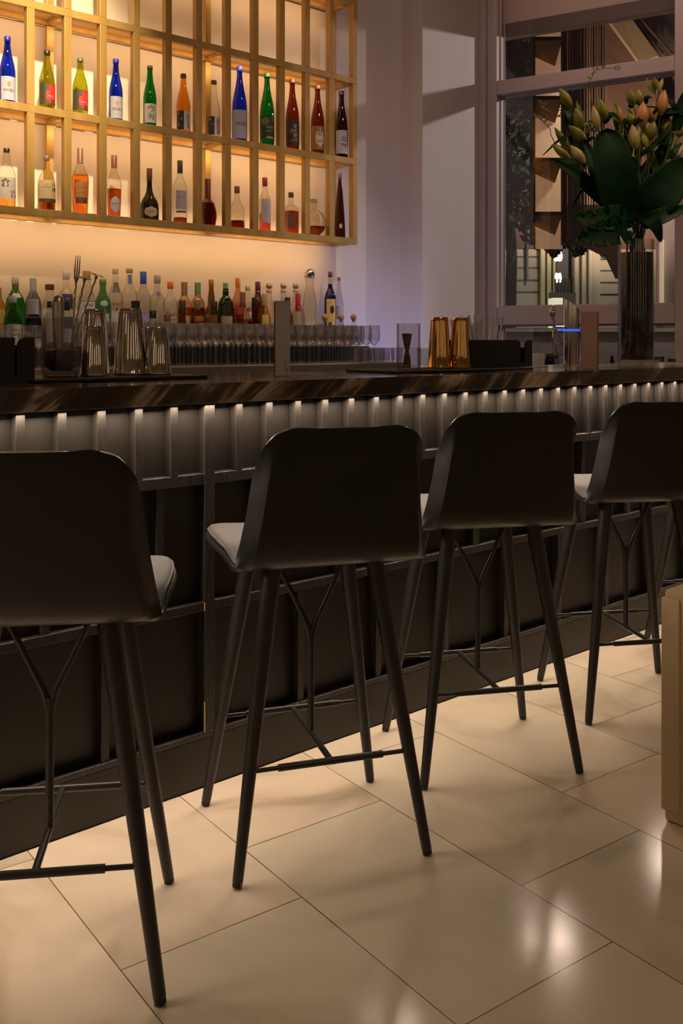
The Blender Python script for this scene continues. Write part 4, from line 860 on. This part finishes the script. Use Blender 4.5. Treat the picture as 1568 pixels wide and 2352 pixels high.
plant_leaf('monstera_leaf', 'split monstera leaf drooping left, upper of the two beside the vase rim', [fp(1452, 520, -.08), fp(1415, 503, -.16), fp(1365, 505, -.20), fp(1322, 500, -.22)], .068, GL[1], shape='heart', notch=5, rows=60)
plant_leaf('monstera_leaf', 'split monstera leaf drooping left, lower of the two beside the vase rim', [fp(1452, 528, -.09), fp(1420, 528, -.18), fp(1375, 540, -.22), fp(1335, 548, -.22)], .078, GL[0], shape='heart', notch=5, rows=60)
plant_leaf('long_leaf', 'long narrow dark leaf reaching up left toward the lattice', [fp(1440, 505, -.04), fp(1380, 450, -.08), fp(1325, 405, -.08), fp(1270, 368, -.06)], .045, GL[0], shape='blade')
plant_leaf('long_leaf', 'long dark leaf just left of the broad upright leaf', [fp(1430, 510, 0), fp(1395, 440, -.02), fp(1365, 385, -.02), fp(1342, 330, 0)], .050, GL[1], shape='blade')
plant_leaf('long_leaf', 'dark leaf hanging down right over the vase rim', [fp(1478, 505, -.08), fp(1492, 505, -.14), fp(1507, 525, -.15), fp(1516, 556, -.14)], .038, GL[0], shape='blade')
plant_leaf('long_leaf', 'glossy leaf stretching right above the vase, cut by the frame edge', [fp(1475, 515, -.06), fp(1510, 500, -.12), fp(1545, 488, -.12), fp(1600, 470, -.10)], .040, GL[1], shape='blade')
plant_leaf('long_leaf', 'dark leaf at the right edge of the photo beside the orange buds', [fp(1500, 300, .02), fp(1530, 262, 0), fp(1560, 258, 0), fp(1590, 262, 0)], .022, GL[0], shape='blade')
plant_leaf('long_leaf', 'dark leaf rising at the top right above the buds', [fp(1552, 300, .02), fp(1560, 262, 0), fp(1566, 235, 0), fp(1575, 205, 0)], .030, GL[0], shape='blade')
plant_leaf('grass_blade', 'thin dark blade arching left below the pale buds', [fp(1400, 400, 0), fp(1330, 312, 0), fp(1290, 318, 0), fp(1246, 357, 0)], .009, GL[0], shape='blade')
plant_leaf('grass_blade', 'thin dark blade curving down left under the long leaf', [fp(1405, 470, 0), fp(1360, 425, 0), fp(1335, 440, 0), fp(1313, 478, 0)], .009, GL[0], shape='blade')
plant_leaf('broad_leaf', 'dark leaf filling the middle right under the buds', [fp(1462, 500, .04), fp(1480, 430, .05), fp(1500, 380, .05), fp(1530, 330, .05)], .060, GL[0], shape='blade')
plant_leaf('broad_leaf', 'small dark leaf between the broad leaf and the right stems', [fp(1455, 510, .0), fp(1462, 450, .02), fp(1460, 400, .02), fp(1448, 360, .02)], .050, GL[1], shape='blade')
def lily(label, buds, side_leaves, depth):
    """one lily stem: buds = (bx, by, tipx, tipy, width px, colour)"""
    t = thing('lily_stem', label, 'flower stem', (0, 0, 0))
    o = random.uniform(-.045, .045), random.uniform(-.045, .045)
    ax = sum(b[0] for b in buds)/len(buds); ay = max(b[1] for b in buds)+28
    node = fp(ax, ay, depth); m0 = mouth+Vector((o[0], o[1], -.02))
    st = MB(); st.tube([VC+Vector((o[0]*.8, o[1]*.8, .03)), VC+Vector((o[0], o[1], .3)), m0, m0.lerp(node, .5)+UP*.015, node], [.0042, .0042, .004, .0035, .003], 8)
    st.build('stem', STEM, t, smooth=True)
    for (bx, by, tx, ty, wd, c) in buds:
        B = fp(bx, by, depth+random.uniform(-.02, .02)); Tt = fp(tx, ty, depth+random.uniform(-.03, .01)); ax_ = Tt-B; Tt = Tt+ax_*.10; ax_ = Tt-B; L = ax_.length; d = ax_.normalized()
        a = d.cross(CAMF).normalized(); b = a.cross(d).normalized(); R = wd/2*dV/F; vs = []; fs = []; sg = 18; rw = 16
        for i in range(rw+1):
            q = i/rw; r = R*(math.sin(math.pi*min(1, .06+.94*q**.92))**.85)*(1.0 if q < .5 else (1.05-.1*q)); r = max(r, .0008)
            for k in range(sg):
                th = 2*math.pi*k/sg; rr = r*(1+.10*math.cos(3*th)); vs.append(B+d*L*q+(a*math.cos(th)+b*math.sin(th))*rr)
        for i in range(rw):
            for k in range(sg): fs.append((i*sg+k, i*sg+(k+1) % sg, (i+1)*sg+(k+1) % sg, (i+1)*sg+k))
        bd = MB().add(vs, fs).build('bud', BUD[c], t, smooth=True)
        MB().tube([node, node.lerp(B, .6)+UP*.004, B+d*.004], [.0028, .0024, .003], 7).build('bud_stalk', STEM, t, smooth=True)
    for (x0, y0, x1, y1, x2, y2, w_, c) in side_leaves:
        mb = MB(); leaf(mb, [fp(x0, y0, depth), fp(x1, y1, depth-.02), fp(x2, y2, depth)], w_, (-CAMF+UP*.4).normalized(), shape='blade', rows=16, cols=4)
        mb.build('leaf', GL[c], t, smooth=True, solid=.001)
    return t
def q6(*a): return [((x/3.35+1100) if i % 2 == 0 else x/3.35) for i, x in enumerate(a)]
def B6(bx, by, tx, ty, w_, c): a = q6(bx, by, tx, ty); return (*a, w_/3.35*1.12, c)
def L6(x0, y0, x1, y1, x2, y2, w_, c): return (*q6(x0, y0, x1, y1, x2, y2), w_, c)
lily('lily stem with two pale cream buds pointing left, lowest of the bouquet', [B6(815, 1258, 712, 1130, 70, 2), B6(705, 1230, 570, 1120, 55, 0)], [L6(830, 1250, 690, 1240, 560, 1225, .016, 0), L6(860, 1420, 800, 1350, 690, 1280, .018, 0)], -.03)
lily('lily stem with two green buds at the far left top of the bouquet', [B6(705, 820, 625, 690, 66, 0), B6(700, 1160, 590, 995, 56, 0)], [L6(740, 960, 700, 900, 650, 830, .020, 1), L6(720, 1100, 700, 1060, 740, 1050, .008, 0), L6(840, 1120, 800, 1060, 740, 960, .015, 2)], .03)
lily('lily stem with one broad green bud left of the central leaf and folded leaves', [B6(790, 1005, 745, 845, 82, 0), B6(815, 1080, 700, 975, 70, 0)], [L6(820, 1100, 880, 1060, 905, 1115, .008, 0), L6(830, 1000, 820, 960, 860, 930, .01, 2)], 0)
lily('lily stem with a pair of tall yellow green buds above the central leaf', [B6(915, 1005, 880, 830, 62, 2), B6(960, 940, 930, 775, 88, 0)], [L6(960, 950, 1020, 880, 1080, 920, .014, 0), L6(900, 1020, 860, 990, 850, 950, .010, 1)], -.02)
lily('lily stem with slim orange bud left of the middle', [B6(1095, 960, 1075, 835, 48, 1), B6(1190, 960, 1150, 880, 60, 0)], [L6(1160, 970, 1110, 920, 1060, 960, .010, 0)], .03)
lily('lily stem with two upright yellow buds at the top middle', [B6(1185, 815, 1158, 695, 66, 0), B6(1235, 810, 1228, 695, 56, 0)], [L6(1160, 830, 1190, 780, 1260, 830, .014, 0), L6(1280, 800, 1290, 750, 1330, 755, .012, 0)], .02)
lily('lily stem with a large orange bud and a green bud behind it', [B6(1250, 985, 1262, 800, 88, 1), B6(1210, 1150, 1180, 975, 76, 2)], [L6(1330, 940, 1250, 910, 1180, 985, .014, 0), L6(1340, 880, 1360, 830, 1260, 820, .008, 0)], -.03)
lily('lily stem with the tallest pink orange bud near the right', [B6(1395, 890, 1425, 708, 76, 1), B6(1340, 935, 1338, 800, 60, 1)], [L6(1420, 870, 1480, 860, 1560, 870, .014, 0), L6(1440, 760, 1490, 800, 1530, 850, .016, 0)], .0)
lily('lily stem with two small green buds right of the central leaf', [B6(1310, 1080, 1345, 945, 74, 0), B6(1285, 1130, 1258, 1030, 50, 0)], [L6(1240, 1200, 1330, 1130, 1460, 1085, .012, 0), L6(1300, 1150, 1420, 1040, 1470, 945, .012, 0)], -.02)
lily('lily stem with buds at the right edge of the bouquet', [B6(1430, 1030, 1455, 900, 66, 0), B6(1490, 990, 1520, 880, 60, 2)], [L6(1380, 1150, 1440, 1090, 1480, 980, .014, 0)], .02)
lily('lily stem with pale buds low at the right edge', [B6(1480, 1220, 1560, 1130, 70, 2), B6(1530, 1060, 1580, 940, 66, 0)], [L6(1440, 1220, 1500, 1160, 1560, 1100, .016, 1), L6(1480, 1330, 1520, 1250, 1540, 1180, .02, 1)], .03)
lily('lily stem with a faded bud standing highest at the right', [B6(1350, 700, 1348, 600, 40, 0), B6(1385, 700, 1410, 610, 34, 0)], [L6(1345, 720, 1300, 660, 1290, 600, .010, 2)], .06)
random.seed(31)
for i, (ttl, spots) in enumerate((('leafy stem of yellow green leaves filling the left of the bouquet', [(1300, 262), (1322, 245), (1338, 268), (1310, 300), (1352, 300), (1330, 325), (1290, 240)]),
        ('leafy stem of yellow green leaves between the middle buds', [(1395, 268), (1428, 285), (1412, 250), (1450, 300), (1440, 262), (1465, 330), (1480, 300)]),
        ('leafy stem of yellow green leaves rising at the right of the bouquet', [(1505, 270), (1530, 290), (1548, 250), (1520, 330), (1560, 320), (1545, 352), (1490, 350)]))):
    t = thing('leafy_stem', ttl, 'flower stem'); dp = (.05, .07, .06)[i]; mx_ = sum(p[0] for p in spots)/len(spots); o = (random.uniform(-.04, .04), random.uniform(-.04, .04))
    nd = fp(mx_*.8+1458*.2, 400, dp); MB().tube([VC+Vector((o[0]*.8, o[1]*.8, .03)), mouth+Vector((o[0], o[1], -.02)), nd, fp(mx_, 320, dp)], [.004, .004, .003, .002], 8).build('stem', STEM, t, smooth=True)
    for (x, y) in spots:
        tip = fp(x, y-12, dp+random.uniform(-.03, .03)); b = fp(x*.55+mx_*.45, y+58, dp); md = b.lerp(tip, .55)+CAMR*random.uniform(-.02, .02)-CAMF*.02
        mb = MB(); leaf(mb, [b, md, tip], random.uniform(.014, .022), (-CAMF+UP*.3+CAMR*random.uniform(-.5, .5)).normalized(), shape='blade', rows=18, cols=4, cup=.4)
        mb.build('leaf', GL[2], t, smooth=True, solid=.001)
        MB().tube([nd.lerp(b, .2), b], .0018, 6).build('leaf_stalk', STEM, t, smooth=True)
# curly willow twigs
def twig(label, pts, depth, curls, leaves=6):
    t = thing('curly_twig', label, 'twig', (0, 0, 0)); P0 = [mouth+Vector((random.uniform(-.04, .04), random.uniform(-.04, .04), -.05))]+[fp(x, y, depth) for x, y in pts]
    path = []
    for a, b in zip(P0, P0[1:]):
        for i in range(8): path.append(a.lerp(b, i/8))
    path.append(P0[-1]); n = len(path)
    ph = random.uniform(0, 6)
    path = [p+(CAMR*math.sin(i*.8+ph)+UP*math.cos(i*.67+ph))*.0035*min(1, i/10) for i, p in enumerate(path)]
    MB().tube(path, [.0028*(1-i/n)+.0009 for i in range(n)], 6).build('stem', TWIG, t, smooth=True)
    for (x0, y0, r0, turns) in curls:
        c = fp(x0, y0, depth); j = min(range(n), key=lambda i: (path[i]-c).length); s = path[j]; pp = [s]
        for i in range(22):
            a = i/21*turns*6.283; r = r0*(1-.35*i/21); pp.append(c+(CAMR*math.cos(a)+UP*math.sin(a))*r+CAMF*math.sin(a*.7)*.01)
        MB().tube(pp, [.0016]*len(pp), 5).build('curl', STEM, t, smooth=True)
    for k in range(leaves):
        i = n-1-int(k*1.6) if n-1-int(k*1.6) > 3 else 3; b = path[i]; e = b+CAMR*random.uniform(-.022, .022)+UP*random.uniform(.004, .024); mb = MB(); leaf(mb, [b, b.lerp(e, .5)+UP*.002, e], .0035, -CAMF, shape='blade', rows=6, cols=2); mb.build('leaflet', GL[2], t, solid=.0006)
random.seed(9)
twig('curly twig reaching the far left of the bouquet', [(1395, 420), (1330, 350), (1272, 330), (1262, 296), (1240, 272), (1226, 268)], .02, [(1245, 265, .014, 1.2), (1268, 262, .012, 1.1)], 10)
twig('curly twig rising to the window crossbar', [(1410, 400), (1370, 290), (1352, 200), (1360, 168), (1385, 155)], .03, [(1418, 156, .014, .9), (1382, 150, .010, 1.2)], 8)
twig('curly twig looping left with leaflets above the pale buds', [(1400, 430), (1345, 340), (1290, 270), (1252, 255), (1245, 238)], .04, [(1262, 236, .012, 1.2), (1285, 250, .012, 1.0)], 10)
twig('curly twig running level behind the central leaf', [(1425, 380), (1390, 310), (1450, 308), (1500, 318), (1568, 305)], .05, [(1520, 300, .012, 1.0)], 4)
twig('curly twig bending right among the orange buds', [(1470, 420), (1490, 350), (1530, 300), (1560, 310)], -.02, [(1540, 290, .010, 1.0)], 4)
twig('thin reddish twig sagging left of the vase mouth', [(1430, 500), (1395, 465), (1375, 445), (1365, 430)], -.03, [], 2)
# ================================================================ OUTSIDE THE WINDOW
def O(X, Y, z): p = c2w(X, Y); return (p.x, p.y, z)
def ox(x, d): return (x-CX)/F*d
def obox(mb, x0, x1, y0, y1, d, dep): # front face at px rect at depth d
    return mb.box(ox(x0, d), ox(x1, d), d, d+dep, zz(y1, d), zz(y0, d))
def ob(name, mat, rects, d, dep, parent=None, **k):
    o = None
    for r in rects: o = obox(MB(O), *r, d, dep).build(name, mat, parent, **k)
    return o
STN = pm('pale_street_stone', (.52, .47, .38), .85, var=(1.2, (.44, .39, .32)), bump=(14, .4, .01))
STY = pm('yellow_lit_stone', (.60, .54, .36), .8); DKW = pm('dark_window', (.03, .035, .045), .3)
bd = thing('street_building', 'pale stone building across the street with a lit entrance', 'building')
MB(O).box(ox(1000, 19), ox(1505, 19), 19, 19.6, -.1, 3.02).build('facade', STN, bd)
MB(O).box(ox(1000, 19), ox(1505, 19), 18.95, 19.6, 3.03, 9.5).build('brown_backdrop', pm('backdrop_brown', (.13, .075, .055), .85, var=(1.5, (.09, .055, .045))), bd)  # added brown backdrop in place of dark reflections in the glass
MB(O).box(ox(1505, 19)+.01, ox(1790, 19), 18.6, 19.6, -.1, 9.5).build('side_wing', pm('mauve_facade', (.17, .13, .135), .85), bd)
for y in (590, 615, 643, 670):
    MB(O).box(ox(1100, 19), ox(1239, 19), 18.97, 19, zz(y+1.2, 19), zz(y-1.2, 19)).build('stone_joint', DKW, bd)
for y in (596, 622, 649, 676):
    MB(O).box(ox(1378, 19), ox(1450, 19), 18.97, 19, zz(y+1.2, 19), zz(y-1.2, 19)).build('stone_joint', DKW, bd)
ob('pilaster', STY, [(1241, 1252, 480, 730), (1256, 1266, 480, 730), (1270, 1276, 480, 730)], 18.8, .2, bd, bevel=.02)
ob('column', STN, [(1318, 1330, 480, 730), (1336, 1345, 480, 730), (1352, 1362, 480, 730)], 18.8, .2, bd, bevel=.03)
ob('door', DKW, [(1278, 1317, 520, 735)], 18.9, .09, bd)
fnm = MB(O)
fr_ = thing('railing', 'pale railing and steps before the dark door across the street', 'railing')
for i in range(6): ob('bar', STN, [(1274+i*8, 1277+i*8, 640, 672)], 13.5, .03, fr_)
ob('panel', STN, [(1262, 1322, 672, 700)], 13.5, .05, fr_)
for xx_ in (1264, 1316): MB(O).box(ox(xx_, 13.5), ox(xx_+5, 13.5), 13.5, 13.55, .001, zz(700, 13.5)).build('post', STN, fr_)
ob('drain_pipe', DKW, [(1209, 1213, 545, 645)], 18.85, .12, bd)
lw_ = thing('street_wall', 'low grey stone wall outside seen through the lower window', 'wall')
MB(O).box(ox(1050, 10), ox(1800, 10), 10, 10.3, 0, zz(704, 10)-.22).build('wall_body', pm('rough_grey_stone', (.42, .39, .36), .9, var=(2, (.26, .24, .22)), bump=(6, .6, .03)), lw_)
MB(O).box(ox(1050, 10), ox(1800, 10), 9.9, 10.0, zz(762, 10), zz(757, 10)).build('coping', pm('coping_stone', (.5, .46, .42), .8), lw_)
pn = thing('paper_sign', 'pale sign with vertical lettering behind the tap tower', 'sign')
d = 7.9; MB(O).box(ox(1270, d), ox(1310, d), d, d+.02, zz(836, d), zz(748, d)).build('board', pm('sign_board', (.62, .56, .52), .7), pn)
vs, fs = text_geo('Cyclo', .115)
MB(O).add([(ox(1287, d)-y, d-.004, zz(780, d)+x) for x, y, _ in vs], fs).build('lettering', pm('sign_ink', (.35, .22, .17), .7), pn)
for x, y, e in ((1280, 588, 26), (1280, 637, 26)):
    pass
wl = thing('wall_lantern', 'bright white double lantern beside the dark door across the street', 'lantern')
LMP = pm('lantern_glow', (1, 1, .9), .5, emit=((.85, 1, .95), 18))
for x in (1277, 1285):
    p = P(x, 589, 17.3); MB().lathe([(.001, -.09), (.03, -.075), (.045, -.03), (.045, .03), (.03, .075), (.001, .09)], 14, c=p).build('globe', LMP, wl, smooth=True)
wl2 = thing('wall_lantern', 'bright lantern pair lower on the wall across the street', 'lantern')
for x in (1278, 1285):
    p = P(x, 638, 17.3); MB().lathe([(.001, -.09), (.025, -.07), (.032, 0), (.025, .07), (.001, .09)], 14, c=p).build('globe', LMP, wl2, smooth=True)
for x0, x1, y0, y1, d, lab in ((1270, 1292, 684, 704, 12.6, 'small glowing ground light box by the steps outside'),):
    tag(MB(O).box(ox(x0, d), ox(x1, d), d, d+.3, .001, zz(y0, d)).build('light_box', pm('ground_light', (1, 1, .85), .5, emit=((1, .95, .70), .9))), lab, 'light')
# tree left: dark leafy crown
random.seed(4)
tr = thing('street_tree', 'dark leafy street tree beyond the left part of the window', 'tree')
LF = pm('night_leaves', (.035, .05, .04), .7, var=(3, (.02, .03, .03)))
mb = MB()
for i in range(5200):
    x = random.uniform(1090, 1245); y = random.triangular(-60, 585, 200)
    if y > 520+30*math.sin(x*.09)+random.uniform(-20, 30): continue
    d = random.uniform(15, 17); p = P(x, y, d); r = random.uniform(.07, .13); a = Vector((random.uniform(-1, 1), random.uniform(-1, 1), random.uniform(-1, 1))).normalized(); b = a.orthogonal().normalized(); c = a.cross(b)
    mb.add([p+b*r, p+c*r*.5, p-b*r, p-c*r*.5], [(0, 1, 2, 3)])
for i in range(900):
    x = random.uniform(1230, 1400); y = 560+12*math.sin(x*.11)+random.uniform(-26, 16); p = P(x, y, random.uniform(15, 16)); r = random.uniform(.05, .10); a = Vector((random.uniform(-1, 1), random.uniform(-1, 1), random.uniform(-1, 1))).normalized(); b = a.orthogonal().normalized(); c = a.cross(b)
    mb.add([p+b*r, p+c*r*.6, p-b*r, p-c*r*.6], [(0, 1, 2, 3)])
mb.build('foliage', LF, tr)
MB(O).tube([(ox(1165, 16), 16, 0), (ox(1175, 16), 16, 2.6), (ox(1160, 16), 16, 5)], [.11, .09, .05], 10).build('trunk', TWIG, tr, smooth=True)
# timber lattice with glowing panels, standing in for shelving reflected in the window
TB = pm('reflected_timber', (.24, .12, .055), .6, var=(6, (.15, .08, .04)))
PN = pm('reflected_panel', (.8, .6, .45), .8, emit=((.80, .42, .22), .34))  # glow imitates lit shelving mirrored in the pane
lt = thing('reflected_lattice', 'reflected room shelving, modelled as a glowing timber lattice outside the window', 'lattice')
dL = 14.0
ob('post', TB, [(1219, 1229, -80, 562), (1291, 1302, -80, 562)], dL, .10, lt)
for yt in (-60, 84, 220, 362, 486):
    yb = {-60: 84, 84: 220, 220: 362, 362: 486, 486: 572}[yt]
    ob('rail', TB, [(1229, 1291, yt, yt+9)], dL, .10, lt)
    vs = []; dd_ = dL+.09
    ob('reflected_panel', PN, [(1229, 1291, yt+9, yb)], dL+.50, .02, lt)
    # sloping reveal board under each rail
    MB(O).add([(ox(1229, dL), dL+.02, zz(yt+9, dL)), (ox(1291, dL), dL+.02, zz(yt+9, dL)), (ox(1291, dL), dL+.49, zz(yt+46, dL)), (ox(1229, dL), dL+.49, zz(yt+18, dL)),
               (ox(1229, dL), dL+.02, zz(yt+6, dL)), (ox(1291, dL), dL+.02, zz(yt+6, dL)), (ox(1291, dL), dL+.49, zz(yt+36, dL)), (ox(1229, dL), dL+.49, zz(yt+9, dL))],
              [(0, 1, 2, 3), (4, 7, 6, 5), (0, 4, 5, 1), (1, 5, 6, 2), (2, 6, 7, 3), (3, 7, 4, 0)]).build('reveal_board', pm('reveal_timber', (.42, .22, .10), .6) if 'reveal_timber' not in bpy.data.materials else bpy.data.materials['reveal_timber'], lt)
# crystal strings hung outside to imitate a reflection in the pane
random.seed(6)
CRS = pm('reflected_crystal', (.30, .20, .15), .35, .2)
g = 'strings modelled outside for a window reflection'
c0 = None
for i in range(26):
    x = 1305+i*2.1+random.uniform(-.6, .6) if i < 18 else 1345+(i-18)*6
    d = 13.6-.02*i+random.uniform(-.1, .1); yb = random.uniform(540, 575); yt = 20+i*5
    o = MB(O).tube([(ox(x, d), d, zz(yb, d)), (ox(x, d), d, 6.05)], .006 if i % 3 else .012, 5).build('reflected_string', CRS, smooth=True)
    tag(o, 'thin pale string reflected in the window, modelled hanging outside', 'string', g)
# brown soffit and pale beam built outside to imitate the reflected room ceiling
cp_ = thing('reflected_ceiling', 'reflected room ceiling with a pale diagonal beam, modelled as a brown canopy outside', 'canopy')
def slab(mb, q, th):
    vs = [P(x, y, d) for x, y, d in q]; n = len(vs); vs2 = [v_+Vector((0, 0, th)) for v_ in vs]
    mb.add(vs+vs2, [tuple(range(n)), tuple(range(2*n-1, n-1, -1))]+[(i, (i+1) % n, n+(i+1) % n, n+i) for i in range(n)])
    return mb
SOF = pm('reflected_soffit', (.115, .06, .035), .75, var=(5, (.09, .045, .028)), bump=(20, .3, .01)); BEAM = pm('pale_beam', (.42, .29, .17), .7)
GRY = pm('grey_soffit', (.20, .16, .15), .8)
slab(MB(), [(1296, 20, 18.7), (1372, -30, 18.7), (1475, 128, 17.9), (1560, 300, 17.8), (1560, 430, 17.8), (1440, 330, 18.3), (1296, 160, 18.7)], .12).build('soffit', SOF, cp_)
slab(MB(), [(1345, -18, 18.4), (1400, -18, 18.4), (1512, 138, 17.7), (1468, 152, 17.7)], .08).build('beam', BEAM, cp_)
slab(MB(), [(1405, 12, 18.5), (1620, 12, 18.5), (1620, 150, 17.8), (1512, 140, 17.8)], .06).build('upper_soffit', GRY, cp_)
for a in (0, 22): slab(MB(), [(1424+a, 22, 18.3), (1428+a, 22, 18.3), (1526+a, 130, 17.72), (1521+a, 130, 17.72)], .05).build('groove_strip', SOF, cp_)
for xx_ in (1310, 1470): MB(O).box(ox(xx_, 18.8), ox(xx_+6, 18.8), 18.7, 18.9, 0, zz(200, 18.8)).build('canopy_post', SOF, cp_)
# curtain like brown drape right of the door
dr = thing('awning_drape', 'brown draped awning behind the vase outside', 'awning')
dD = 14.4
vs = [P(x, y, dD) for x, y in ((1300, 470), (1420, 470), (1428, 640), (1415, 640), (1392, 590), (1360, 575), (1300, 545))]; vs2 = [v_+CAMF*.05 for v_ in vs]; n = len(vs)
MB().add(vs+vs2, [tuple(range(n-1, -1, -1)), tuple(range(n, 2*n))]+[(i, (i+1) % n, n+(i+1) % n, n+i) for i in range(n)]).build('cloth', pm('brown_drape', (.16, .09, .06), .8), dr)
MB().add([P(1424, 180, dD+.3), P(1660, 180, dD+.3), P(1660, 700, dD+.3), P(1424, 700, dD+.3)], [(3, 2, 1, 0)])
# fixed blind box at the window head; its pink imitates the reflected room ceiling
sb_ = thing('blind_box', 'blind box closing the top of the window outside, pink like the reflected ceiling', 'blind')
MB(Wx).box(.17, 3.03, WT+.115, WT+.40, 3.53, 4.19).build('box', pm('blind_box', (.80, .62, .52), .6), sb_)
MB(Wx).box(.17, 3.03, WT+.105, WT+.114, 3.46, 3.56).build('lip', pm('blind_lip', (.20, .15, .14), .6), sb_)
